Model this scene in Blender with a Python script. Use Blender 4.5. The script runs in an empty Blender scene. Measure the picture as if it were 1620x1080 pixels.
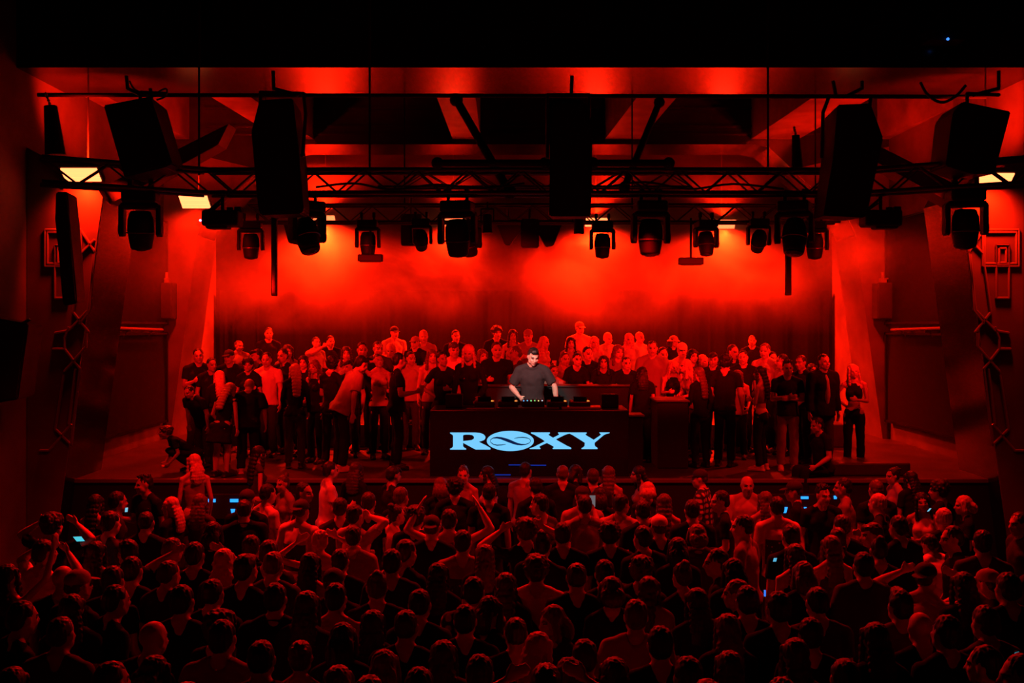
import bpy, bmesh, math, random
from mathutils import Vector, Matrix, noise, Euler
R = math.radians
PI = math.pi
V = Vector
scene = bpy.context.scene
COL = scene.collection
F = 1575.0; YH = 515.0; HC = 3.7          # focal length in px (frame 1620x1080), horizon row, camera height

def at(px, py, d):
    """point of the place at distance d (along +Y) that the photo shows at px, py"""
    return V(((px-810)*d/F, d, HC-(py-YH)*d/F))

# ------------------------------------------------------------------ materials
MATS = {}
def mat(name, col, rough=0.7, metal=0.0, emit=None, estr=0.0, bump=0.0, bscale=40.0, var=0.0, vscale=6.0, spec=0.5, sheen=0.0):
    if name in MATS: return MATS[name]
    m = bpy.data.materials.new(name); m.use_nodes = True
    nt = m.node_tree; b = nt.nodes['Principled BSDF']
    b.inputs['Base Color'].default_value = (*col, 1)
    b.inputs['Roughness'].default_value = rough
    b.inputs['Metallic'].default_value = metal
    b.inputs['Specular IOR Level'].default_value = spec
    if sheen: b.inputs['Sheen Weight'].default_value = sheen
    if emit:
        b.inputs['Emission Color'].default_value = (*emit, 1)
        b.inputs['Emission Strength'].default_value = estr
    if var or bump:
        tc = nt.nodes.new('ShaderNodeTexCoord')
    if var:
        n = nt.nodes.new('ShaderNodeTexNoise'); n.inputs['Scale'].default_value = vscale; n.inputs['Detail'].default_value = 5
        nt.links.new(tc.outputs['Object'], n.inputs['Vector'])
        r = nt.nodes.new('ShaderNodeValToRGB')
        r.color_ramp.elements[0].position = .3; r.color_ramp.elements[1].position = .7
        r.color_ramp.elements[0].color = (*[c*(1-var) for c in col], 1)
        r.color_ramp.elements[1].color = (*[min(1, c*(1+var)) for c in col], 1)
        nt.links.new(n.outputs['Fac'], r.inputs['Fac']); nt.links.new(r.outputs['Color'], b.inputs['Base Color'])
    if bump:
        n2 = nt.nodes.new('ShaderNodeTexNoise'); n2.inputs['Scale'].default_value = bscale; n2.inputs['Detail'].default_value = 4
        nt.links.new(tc.outputs['Object'], n2.inputs['Vector'])
        bp = nt.nodes.new('ShaderNodeBump'); bp.inputs['Strength'].default_value = bump
        nt.links.new(n2.outputs['Fac'], bp.inputs['Height']); nt.links.new(bp.outputs['Normal'], b.inputs['Normal'])
    MATS[name] = m
    return m

# ------------------------------------------------------------------ object helpers
def tag(o, label=None, cat=None, group=None, kind=None):
    if label: o['label'] = label
    if cat: o['category'] = cat
    if group: o['group'] = group
    if kind: o['kind'] = kind
    return o
def empty(name, loc=(0,0,0), rz=0.0):
    o = bpy.data.objects.new(name, None); COL.objects.link(o)
    o.location = loc; o.rotation_euler = (0,0,rz); o.empty_display_size = .1
    return o
def link_mesh(name, me, parent=None):
    o = bpy.data.objects.new(name, me); COL.objects.link(o)
    if parent: o.parent = parent
    return o
def obj(name, bm, m, parent=None, smooth=False, loc=None, mtx=None):
    me = bpy.data.meshes.new(name)
    bmesh.ops.recalc_face_normals(bm, faces=bm.faces[:])
    bm.to_mesh(me); bm.free()
    for x in (m if isinstance(m, (list, tuple)) else [m]): me.materials.append(x)
    if smooth:
        for p in me.polygons: p.use_smooth = True
    o = link_mesh(name, me, parent)
    if loc is not None: o.location = loc
    if mtx is not None: o.matrix_basis = mtx
    return o
def BM(): return bmesh.new()
def box(bm, c, s, rot=None, bev=0.0, mi=0):
    """box with centre c, full sizes s"""
    r = bmesh.ops.create_cube(bm, size=1.0)
    vs = r['verts']
    M = Matrix.Translation(V(c)) @ (rot.to_4x4() if rot is not None else Matrix.Identity(4)) @ Matrix.Diagonal((s[0], s[1], s[2], 1))
    bmesh.ops.transform(bm, matrix=M, verts=vs)
    fs = list({f for v in vs for f in v.link_faces})
    if bev:
        es = list({e for v in vs for e in v.link_edges})
        r2 = bmesh.ops.bevel(bm, geom=es, offset=bev, segments=2, affect='EDGES', profile=.5)
        fs = r2['faces']
    if mi:
        for f in fs: f.material_index = mi
    return vs
def frame_z(d):
    d = V(d).normalized()
    return d.to_track_quat('Z', 'Y').to_matrix()
def tube(bm, a, b, r0, r1=None, seg=10, caps=True):
    a, b = V(a), V(b); r1 = r0 if r1 is None else r1
    L = (b-a).length
    if L < 1e-6: return []
    M = Matrix.Translation((a+b)/2) @ frame_z(b-a).to_4x4()
    r = bmesh.ops.create_cone(bm, cap_ends=caps, segments=seg, radius1=r0, radius2=r1, depth=L, matrix=M)
    return r['verts']
def ball(bm, c, r, rot=None, sub=2):
    if not hasattr(r, '__len__'): r = (r, r, r)
    M = Matrix.Translation(V(c)) @ (rot.to_4x4() if rot is not None else Matrix.Identity(4)) @ Matrix.Diagonal((r[0], r[1], r[2], 1))
    return bmesh.ops.create_icosphere(bm, subdivisions=sub, radius=1.0, matrix=M)['verts']
def capsule(bm, a, b, ra, rb, sub=2):
    tube(bm, a, b, ra, rb, 14); ball(bm, a, ra, sub=sub); ball(bm, b, rb, sub=sub)
def prism(bm, pts, axis, t, mi=0):
    """extrude polygon pts (3-D points) along vector axis*t"""
    vs = [bm.verts.new(p) for p in pts]; f = bm.faces.new(vs); f.material_index = mi
    r = bmesh.ops.extrude_face_region(bm, geom=[f])
    nv = [g for g in r['geom'] if isinstance(g, bmesh.types.BMVert)]
    bmesh.ops.translate(bm, verts=nv, vec=V(axis)*t)
    for g in bm.faces:
        if all(v in vs or v in nv for v in g.verts): g.material_index = mi
    return vs+nv

# ------------------------------------------------------------------ union by voxel remesh (one continuous surface)
def fuse(bm, voxel, smooth_it=3, smooth_f=.5, wrinkle=0.0, wscale=9.0, stretch=(1,1,1), seed=0.0, post=None):
    me = bpy.data.meshes.new('tmp'); bm.to_mesh(me); bm.free()
    o = bpy.data.objects.new('tmp', me); COL.objects.link(o)
    m = o.modifiers.new('r', 'REMESH'); m.mode = 'VOXEL'; m.voxel_size = voxel; m.use_smooth_shade = True
    if smooth_it:
        s = o.modifiers.new('s', 'SMOOTH'); s.factor = smooth_f; s.iterations = smooth_it
    dg = bpy.context.evaluated_depsgraph_get()
    new = bpy.data.meshes.new_from_object(o.evaluated_get(dg))
    bpy.data.objects.remove(o); bpy.data.meshes.remove(me)
    if wrinkle:
        ns = [v.normal.copy() for v in new.vertices]
        for v, n in zip(new.vertices, ns):
            p = v.co
            q = V((p.x*wscale*stretch[0]+seed, p.y*wscale*stretch[1]+seed*.7, p.z*wscale*stretch[2]))
            v.co = p + n*(noise.noise(q)*wrinkle + noise.noise(q*2.3)*wrinkle*.45)
    for p in new.polygons: p.use_smooth = True
    return new
# ------------------------------------------------------------------ people
SKIN = [mat('skin_light', (.62,.42,.33), .5, bump=.05, bscale=120), mat('skin_tan', (.48,.31,.23), .5, bump=.05, bscale=120), mat('skin_brown', (.3,.18,.12), .5, bump=.05, bscale=120)]
M_EYE = mat('eye_dark', (.05,.03,.03), .3)
M_LIP = mat('lip', (.34,.13,.12), .5)
HAIRC = {'k': mat('hair_black', (.012,.009,.009), .55, bump=.3, bscale=160), 'n': mat('hair_brown', (.05,.03,.02), .5, bump=.3, bscale=160),
         'r': mat('hair_chestnut', (.13,.06,.03), .5, bump=.3, bscale=160), 'b': mat('hair_blonde', (.62,.46,.27), .5, bump=.3, bscale=160),
         'g': mat('hair_grey', (.45,.42,.4), .55, bump=.3, bscale=160), 'w': mat('cap_white', (.75,.72,.7), .8), 'm': mat('cap_tan', (.4,.3,.24), .85), 'd': mat('cap_black', (.025,.022,.025), .8)}
def cloth(name, c, **k): return mat(name, c, .88, bump=.15, bscale=90, spec=.15, **k)
CL = {'k': cloth('fabric_black', (.014,.012,.014)), 'c': cloth('fabric_charcoal', (.035,.033,.036)), 'd': cloth('fabric_dark_grey', (.075,.07,.072)),
      'g': cloth('fabric_grey', (.17,.165,.165)), 'm': cloth('fabric_mid', (.3,.27,.25)), 'l': cloth('fabric_light', (.5,.47,.45)),
      'w': cloth('fabric_white', (.78,.76,.74)), 'b': cloth('fabric_navy', (.02,.025,.05)), 'j': cloth('denim', (.06,.08,.13))}
M_SHOE = [mat('shoe_black', (.02,.02,.02), .5), mat('shoe_white', (.75,.74,.72), .6)]
def plaid_mat():
    m = mat('fabric_plaid', (.2,.18,.17), .88)
    nt = m.node_tree; b = nt.nodes['Principled BSDF']
    tc = nt.nodes.new('ShaderNodeTexCoord')
    ws = []
    for ax in ('X', 'Z'):
        w = nt.nodes.new('ShaderNodeTexWave'); w.bands_direction = ax; w.inputs['Scale'].default_value = 4.2; w.inputs['Distortion'].default_value = .3
        nt.links.new(tc.outputs['Object'], w.inputs['Vector']); ws.append(w)
    mul = nt.nodes.new('ShaderNodeMath'); mul.operation = 'MULTIPLY'
    nt.links.new(ws[0].outputs['Fac'], mul.inputs[0]); nt.links.new(ws[1].outputs['Fac'], mul.inputs[1])
    r = nt.nodes.new('ShaderNodeValToRGB')
    r.color_ramp.elements[0].position = .12; r.color_ramp.elements[0].color = (.02,.018,.02,1)
    r.color_ramp.elements[1].position = .5; r.color_ramp.elements[1].color = (.55,.5,.48,1)
    nt.links.new(mul.outputs[0], r.inputs['Fac']); nt.links.new(r.outputs['Color'], b.inputs['Base Color'])
    return m
CL['p'] = plaid_mat()
def print_mat(name, base, ink, zlo, zhi, hw):
    """plain tee with a dark print on the back: boxy area in object space broken by noise"""
    m = mat(name, base, .88); nt = m.node_tree; b = nt.nodes['Principled BSDF']
    tc = nt.nodes.new('ShaderNodeTexCoord'); sp = nt.nodes.new('ShaderNodeSeparateXYZ'); nt.links.new(tc.outputs['Object'], sp.inputs[0])
    def math_(op, a, bb):
        n = nt.nodes.new('ShaderNodeMath'); n.operation = op
        for i, x in enumerate((a, bb)):
            if x is None: continue
            if isinstance(x, (int, float)): n.inputs[i].default_value = x
            else: nt.links.new(x, n.inputs[i])
        return n.outputs[0]
    ax = math_('ABSOLUTE', sp.outputs['X'], None)
    inx = math_('LESS_THAN', ax, hw); z1 = math_('GREATER_THAN', sp.outputs['Z'], zlo); z2 = math_('LESS_THAN', sp.outputs['Z'], zhi)
    bk = math_('LESS_THAN', sp.outputs['Y'], 0.0)
    v = nt.nodes.new('ShaderNodeTexVoronoi'); v.inputs['Scale'].default_value = 14; nt.links.new(tc.outputs['Object'], v.inputs['Vector'])
    nz = math_('GREATER_THAN', v.outputs['Distance'], .22)
    k = math_('MULTIPLY', math_('MULTIPLY', inx, z1), math_('MULTIPLY', z2, math_('MULTIPLY', bk, nz)))
    mx = nt.nodes.new('ShaderNodeMix'); mx.data_type = 'RGBA'
    mx.inputs['A'].default_value = (*base, 1); mx.inputs['B'].default_value = (*ink, 1)
    nt.links.new(k, mx.inputs['Factor']); nt.links.new(mx.outputs['Result'], b.inputs['Base Color'])
    return m
CL['q'] = print_mat('fabric_white_print', (.74,.72,.7), (.05,.05,.06), 1.02, 1.3, .15)
CL['t'] = print_mat('fabric_tan_print', (.36,.3,.27), (.05,.045,.045), 1.0, 1.33, .12)

def Rx(a): return Matrix.Rotation(a, 4, 'X')
def Ry(a): return Matrix.Rotation(a, 4, 'Y')
def Rz(a): return Matrix.Rotation(a, 4, 'Z')
def T(*a): return Matrix.Translation(V(a if len(a) == 3 else a[0]))

# arm spec: (upper-arm direction, forearm direction, finger curl) in the upper body's frame, given for the figure's right side (+x... mirrored for the left)
# figure faces +Y, its right hand is on +X
POSES = {
 # name: lean, twist, head(yaw, pitch, roll), right arm, left arm, legs
 'stand':   dict(lean=2, arms=[((.12,.02,-1),(.08,.16,-1),.5), ((.12,.02,-1),(.1,.1,-1),.5)]),
 'easy':    dict(lean=3, twist=8, head=(12,-4,0), arms=[((.2,-.05,-1),(.05,.5,-.8),.6), ((.14,.05,-1),(-.1,.75,-.35),.9)]),
 'front':   dict(lean=4, head=(0,-6,0), arms=[((.16,.15,-1),(-.35,1,.25),1.0), ((.16,.1,-1),(-.4,1,.1),1.0)]),
 'phone':   dict(lean=2, head=(0,4,0), arms=[((.1,.75,-.35),(-.2,.5,1),1.1), ((.16,.1,-1),(-.3,1,0),.8)]),
 'up':      dict(lean=-2, head=(0,10,0), arms=[((.55,.45,.7),(-.1,.45,1),.3), ((.16,.1,-1),(-.3,1,0),.8)]),
 'over':    dict(lean=-2, head=(0,6,4), arms=[((.75,.2,.65),(-1,.15,.1),.5), ((.16,.1,-1),(-.3,1,0),.8)]),
 'clap':    dict(lean=0, head=(0,4,0), arms=[((.8,.25,.35),(-.55,.3,1),.15), ((.8,.25,.35),(-.55,.3,1),.15)]),
 'hands':   dict(lean=2, head=(0,0,0), arms=[((.8,.25,.3),(-.8,.1,.5),.6), ((.8,.2,.25),(-.8,.1,.5),.6)]),
 'wave':    dict(lean=4, head=(-20,6,0), arms=[((.25,.95,.2),(.1,.9,.5),.2), ((.16,.1,-1),(-.3,1,0),.8)]),
 'talk':    dict(lean=6, twist=-10, head=(-20,-2,6), arms=[((.16,.15,-1),(-.3,1,.45),1.0), ((.2,-.1,-1),(0,.3,-1),.6)]),
 'bend':    dict(lean=26, head=(10,-18,0), arms=[((.2,.1,-1),(.1,.35,-1),.5), ((.25,.3,-1),(.0,.4,-1),.5)]),
 'ledge':   dict(lean=20, head=(0,6,0), arms=[((.28,.25,-.9),(-.55,.9,.0),.7), ((.28,.25,-.9),(-.6,.9,.05),.7)]),
 'cross':   dict(lean=-1, head=(0,-2,0), arms=[((.18,.1,-1),(-1,.62,.16),.5), ((.18,.1,-1),(-1,.5,.02),.5)]),
 'hip':     dict(lean=-2, twist=-8, head=(18,0,8), arms=[((.55,-.25,-.85),(-.75,.35,-.55),.7), ((.16,.05,-1),(-.5,.75,.1),.6)]),
 'hold':    dict(lean=2, head=(10,-4,0), arms=[((.12,.12,-1),(-.3,.9,.15),1.2), ((.14,0,-1),(.02,.2,-1),.6)]),
 'point':   dict(lean=2, head=(0,-10,0), arms=[((.14,.2,-1),(0,.45,-1),.3), ((.3,.1,-1),(-.2,.7,-.5),.5)]),
 'sit':     dict(lean=8, head=(0,-6,0), sit=True, arms=[((.22,-.2,-1),(.05,.15,-1),.3), ((.22,.2,-1),(-.2,.8,-.4),.6)]),
 'slouch':  dict(lean=15, head=(0,-22,0), arms=[((.22,.05,-1),(.1,.25,-1),.6), ((.18,.05,-1),(-.1,.75,-.5),.9)]),
 'crouch':  dict(lean=48, head=(0,10,0), crouch=True, arms=[((.2,.6,-.8),(-.3,.9,-.2),.6), ((.2,.6,-.8),(-.3,.9,-.2),.6)]),
 'dj':      dict(lean=14, head=(18,-20,-4), arms=[((.4,.1,-.9),(-.55,.85,-.35),.8), ((.5,.25,-.85),(.12,.8,-.6),.45)]),
}
FEM = dict(sh=.162, rib=(.128,.092,.18), waist=(.098,.078,.15), hip=(.158,.11,.125), ua=.037, fa=.028, wr=.021, neck=.045, th=.085, kn=.05, an=.033, hs=.95)
MAL = dict(sh=.19, rib=(.155,.108,.19), waist=(.13,.095,.16), hip=(.155,.11,.12), ua=.049, fa=.037, wr=.026, neck=.057, th=.083, kn=.055, an=.037, hs=1.0)
HIPZ = .93
def skeleton(pose, sex):
    P = POSES[pose]; B = FEM if sex == 'f' else MAL
    lean = R(P.get('lean', 0)); tw = R(P.get('twist', 0))
    base = Matrix.Identity(4)
    hipz = HIPZ
    if P.get('sit'): hipz = .12
    if P.get('crouch'): hipz = .38
    U = T(0,0,hipz) @ Rx(-lean) @ Rz(tw) @ T(0,0,-HIPZ)
    hy, hp, hr = P.get('head', (0,0,0))
    H = U @ T(0,.012,1.535) @ Rx(lean*.75) @ Rz(R(hy)) @ Rx(R(hp)) @ Ry(R(hr)) @ T(0,.012,.1)
    arms = []
    for i, (ud, fd, curl) in enumerate(P['arms']):
        sx = 1 if i == 0 else -1
        S = V((sx*B['sh'], -.01, 1.425))
        u = V((ud[0]*sx, ud[1], ud[2])).normalized(); f = V((fd[0]*sx, fd[1], fd[2])).normalized()
        E = S + u*.285; W = E + f*.25
        arms.append((U @ S, U @ E, U @ W, (U.to_3x3() @ f).normalized(), sx, curl))
    legs = []
    for sx in (1, -1):
        hp_ = V((sx*.088, 0, hipz-.02))
        if P.get('sit'):
            k = V((sx*.1, .42, hipz)); a = V((sx*.11, .44, hipz-.42))
        elif P.get('crouch'):
            k = V((sx*.13, .38, .46)); a = V((sx*.11, .02, .09))
        else:
            k = V((sx*.1, .025, .5)); a = V((sx*.105, -.02, .085))
        legs.append((hp_, k, a, sx))
    return dict(P=P, B=B, U=U, H=H, arms=arms, legs=legs, hipz=hipz)
def Mv(M, bm, n0):
    bm.verts.ensure_lookup_table()
    for i in range(n0, len(bm.verts)): bm.verts[i].co = M @ bm.verts[i].co
def merged(*bms):
    out = BM()
    for b in bms:
        me = bpy.data.meshes.new('t'); b.to_mesh(me); b.free(); out.from_mesh(me); bpy.data.meshes.remove(me)
    return out
def hand(bm, W, f, sx, curl, r=.0095, down=None):
    # side axis: roughly towards the body's midline / up
    up = V((0,0,1)) if abs(f.z) < .8 else V((0,1,0))
    thumbdir = (up - f*up.dot(f)).normalized()          # thumb side
    n = f.cross(thumbdir).normalized()                   # back of hand normal
    if n.x*sx < 0: n = -n                                # back of the hand looks outwards
    rot = Matrix((thumbdir, n, f)).transposed()
    ball(bm, W+f*.045, (.036,.017,.052), rot)
    for i, L in enumerate((.072,.08,.074,.058)):
        b = W + f*.083 + thumbdir*(.028-.0185*i)
        a1 = curl*.55*(1+.08*i)
        d1 = (f*math.cos(a1) - n*math.sin(a1)).normalized()
        k = b + d1*L*.5
        a2 = a1+curl*.75; d2 = (f*math.cos(a2) - n*math.sin(a2)).normalized()
        capsule(bm, b - f*.02, k, r, r*.95, 1); capsule(bm, k, k+d2*L*.5, r*.95, r*.8, 1)
    tb = W + f*.028 + thumbdir*.026
    td = (f*.75 + thumbdir*.62 - n*.35*curl).normalized()
    tk = tb+td*.036; td2 = (td + f*.4 - n*.3*curl).normalized()
    capsule(bm, tb, tk, r*1.25, r*1.1, 1); capsule(bm, tk, tk+td2*.03, r*1.1, r*.9, 1)

def body_bm(sk, sex, fr=.0095):
    B, U, H = sk['B'], sk['U'], sk['H']; bm = BM()
    vs = []
    vs += ball(bm, (0,.0,1.27), B['rib'], sub=3)
    vs += ball(bm, (0,-.012,1.38), (B['sh']*.92,.075,.07), sub=3)
    vs += ball(bm, (0,.0,1.09), B['waist'], sub=3)
    vs += ball(bm, (0,-.005,.955), B['hip'], sub=3)
    for sx in (1,-1):
        vs += ball(bm, (sx*.075,-.055,.91), (.085,.075,.085))
        if sex == 'f': vs += ball(bm, (sx*.066,.078,1.285), (.056,.05,.055))
        else: vs += ball(bm, (sx*.07,.055,1.32), (.085,.043,.07))
        a, b = V((0,-.02,1.52)), V((sx*B['sh']*.85,-.015,1.435))
        vs += tube(bm, a, b, .048, .038, 12); vs += ball(bm, b, .04)
        vs += ball(bm, (sx*B['sh'],-.01,1.42), (.056 if sex == 'm' else .045))
    vs += tube(bm, (0,-.012,1.42), (0,.005,1.56), B['neck']*1.08, B['neck'], 16)
    Mv(U, bm, 0)
    torso = bm; bm = BM()
    # head
    hs = B['hs']; S = Matrix.Diagonal((hs, hs, hs, 1))
    n0 = len(bm.verts); h = []
    h += ball(bm, (0,-.018,.032), (.077,.097,.09), sub=3)
    h += ball(bm, (0,.03,-.035), (.061,.064,.075), sub=3)
    h += ball(bm, (0,.058,-.09), (.034,.032,.026))
    h += ball(bm, (0,.07,.028), (.05,.026,.014))
    for sx in (1,-1):
        h += ball(bm, (sx*.037,.062,-.022), (.026,.026,.022))
        h += ball(bm, (sx*.079,-.008,-.008), (.011,.02,.033), Euler((0,R(12*sx),0)).to_matrix())
        h += ball(bm, (sx*.052,.02,-.06), (.02,.035,.03))
    a, b = V((0,.092,.012)), V((0,.112,-.024))
    h += tube(bm, a, b, .009, .014, 10); h += ball(bm, b, (.016,.013,.012)); h += ball(bm, a, .009)
    h += ball(bm, (0,.09,-.06), (.024,.012,.013))
    h += tube(bm, (0,-.02,-.13), (0,-.01,-.02), B['neck'], B['neck'], 14)
    Mv(H @ S, bm, 0)
    bm = merged(torso, bm)
    for (S_, E, W, f, sx, curl) in sk['arms']:
        capsule(bm, S_, E, B['ua'], B['ua']*.82); capsule(bm, E, E+(W-E)*.35, B['ua']*.84, B['fa']*1.12); capsule(bm, E+(W-E)*.35, W, B['fa']*1.12, B['wr'])
        hand(bm, W, f, sx, curl, fr)
    for (hp, k, a, sx) in sk['legs']:
        capsule(bm, hp, k, B['th'], B['kn']); mid = k+(a-k)*.35+V((0,-.012,0))
        capsule(bm, k, mid, B['kn'], B['kn']*1.02); capsule(bm, mid, a, B['kn']*1.02, B['an'])
        capsule(bm, a+V((0,-.03,-.045)), a+V((0,.15,-.055)), .036, .03)
    return bm
def paint_face(me, sk):
    """eyes, brows and lips as material slots of the head's surface"""
    Hi = (sk['H'] @ Matrix.Diagonal((sk['B']['hs'],)*3+(1,))).inverted()
    for p in me.polygons:
        q = Hi @ p.center
        if q.y < .05 or abs(q.z) > .1: continue
        ax = abs(q.x)
        if .016 < ax < .047 and -.001 < q.z < .013: p.material_index = 1
        elif .013 < ax < .05 and .024 < q.z < .033: p.material_index = 2
        elif ax < .024 and -.069 < q.z < -.052 and q.y > .075: p.material_index = 3

def top_bm(sk, sex, kind):
    """garment over the upper body; kind: tee, long, tank, crop, shirt, jacket, dress, over (oversized)"""
    B, U = sk['B'], sk['U']; bm = BM(); vs = []
    g = {'tee': .017, 'long': .016, 'tank': .01, 'crop': .009, 'shirt': .024, 'jacket': .034, 'dress': .012, 'over': .034}[kind]
    def e(c, r, **k): return ball(bm, c, [x+g for x in r], **k)
    vs += e((0,0,1.27), B['rib'], sub=3)
    if kind not in ('tank', 'crop'):
        vs += e((0,-.012,1.375), (B['sh']*.92,.072,.062), sub=3)
        for sx in (1,-1):
            a, b = V((sx*.045,-.022,1.485)), V((sx*B['sh']*.88,-.015,1.437))
            vs += tube(bm, a, b, .046+g*.55, .04+g*.7, 12); vs += ball(bm, b, .04+g*.8)
            vs += ball(bm, (sx*B['sh'],-.01,1.415), (.056 if sex == 'm' else .045)+g*.7)
    else:
        for sx in (1,-1):
            vs += tube(bm, (sx*.085,-.06,1.36), (sx*.085,-.015,1.465), .02, .018, 8)
            vs += tube(bm, (sx*.085,.07,1.34), (sx*.085,-.015,1.465), .018, .018, 8)
    if sex == 'f':
        for sx in (1,-1): vs += ball(bm, (sx*.066,.078,1.285), (.056+g*.6,.05+g*.6,.055+g*.6))
    zb = {'crop': 1.16, 'dress': .62, 'shirt': .84, 'over': .82, 'jacket': .84}.get(kind, .88)
    if kind != 'crop':
        w = B['waist']; hpx = B['hip']
        # waist to hem as stacked elliptical drums
        rings = [(1.2, B['rib'][0]*.98+g, B['rib'][1]*.98+g), (1.05, w[0]+g*1.3+(.012 if kind in ('tee','over','shirt','jacket') else 0), w[1]+g*1.3), (.93, hpx[0]+g*1.1+.006, hpx[1]+g*1.1+.01), (zb, hpx[0]+g*1.15+(.05 if kind == 'dress' else .012), hpx[1]+g*1.15+(.04 if kind == 'dress' else .016))]
        if not (sk['P'].get('sit') or sk['P'].get('crouch')) or kind != 'dress':
            prev = None; rr = []
            for (z, rx, ry) in rings:
                rr.append([bm.verts.new((rx*math.cos(t*PI/12), ry*math.sin(t*PI/12), z)) for t in range(24)])
            for A, C in zip(rr, rr[1:]):
                for i in range(24): bm.faces.new((A[i], A[(i+1)%24], C[(i+1)%24], C[i]))
            bm.faces.new(rr[0]); bm.faces.new(rr[-1][::-1])
            for r_ in rr: vs += r_
    if sex == 'm':
        for sx in (1,-1): vs += ball(bm, (sx*.07,.05,1.32), (.085+g*.5,.045+g,.07+g*.5))
    if kind != 'crop':
        for sx in (1,-1): vs += ball(bm, (sx*.075,-.055,.925), (.085+g,.078+g,.075+g*.5))
    if kind in ('shirt', 'jacket'):   # collar
        for i in range(10):
            t0, t1 = 2*PI*i/10, 2*PI*(i+1)/10
            r = B['neck']+.022
            vs += tube(bm, (r*math.cos(t0), r*math.sin(t0)*1.05-.01, 1.49-.02*math.sin(t0)), (r*math.cos(t1), r*math.sin(t1)*1.05-.01, 1.49-.02*math.sin(t1)), .013, None, 8)
    Mv(U, bm, 0)
    sl = {'tee': .62, 'over': .85, 'shirt': .8, 'long': 1.9, 'jacket': 1.92, 'dress': 0, 'tank': 0, 'crop': 0}[kind]
    for (S_, E, W, f, sx, curl) in sk['arms']:
        if not sl: continue
        r0 = B['ua']+g*.8
        ball(bm, S_, r0)
        if sl <= 1:
            tube(bm, S_, S_+(E-S_)*sl, r0, r0*(.98 if kind == 'tee' else 1.12), 16)
        else:
            tube(bm, S_, E, r0, r0*.88, 16); ball(bm, E, r0*.88); tube(bm, E, E+(W-E)*.97, r0*.88, B['wr']+g*.8+.004, 16)
    return bm
def legs_bm(sk, sex, kind='trousers'):
    B = sk['B']; bm = BM(); g = .014; hz = sk['hipz']
    U0 = T(0,0,hz-HIPZ)
    vs = ball(bm, (0,-.005,.94), [x+.007 for x in B['hip']], sub=3)
    ball(bm, (0,-.03,.88), (B['hip'][0]+.006, .1, .09), sub=2)
    for sx in (1,-1): ball(bm, (sx*.075,-.055,.91), (.085+.007,.075+.007,.085+.007))
    Mv(U0, bm, 0)
    for (hp, k, a, sx) in sk['legs']:
        if kind == 'shorts':
            capsule(bm, hp, hp+(k-hp)*.3, B['th']+g, B['th']+g); tube(bm, hp+(k-hp)*.3, hp+(k-hp)*.75, B['th']+g, B['th']+g)
        elif kind == 'skirt':
            tube(bm, hp+V((-sx*.03,0,0)), hp+(k-hp)*.85+V((-sx*.03,0,0)), B['th']+.04, B['th']+.07)
        else:
            ball(bm, hp, B['th']+.004); ball(bm, k, B['kn']+g*1.3)
            tube(bm, hp, k, B['th']+.006, B['kn']+g*1.3, 16); tube(bm, k, a+(k-a)*.02, B['kn']+g*1.3, B['an']+.03, 16)
    return bm
def shoe_bm():
    bm = BM()
    ball(bm, (0,-.03,.05), (.042,.055,.05)); ball(bm, (0,.105,.038), (.052,.098,.042)); ball(bm, (0,.04,.05), (.05,.1,.052))
    box(bm, (0,.05,.014), (.09,.29,.026))
    tube(bm, (0,-.03,.04), (0,-.035,.115), .043, .045, 14)
    return bm

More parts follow.
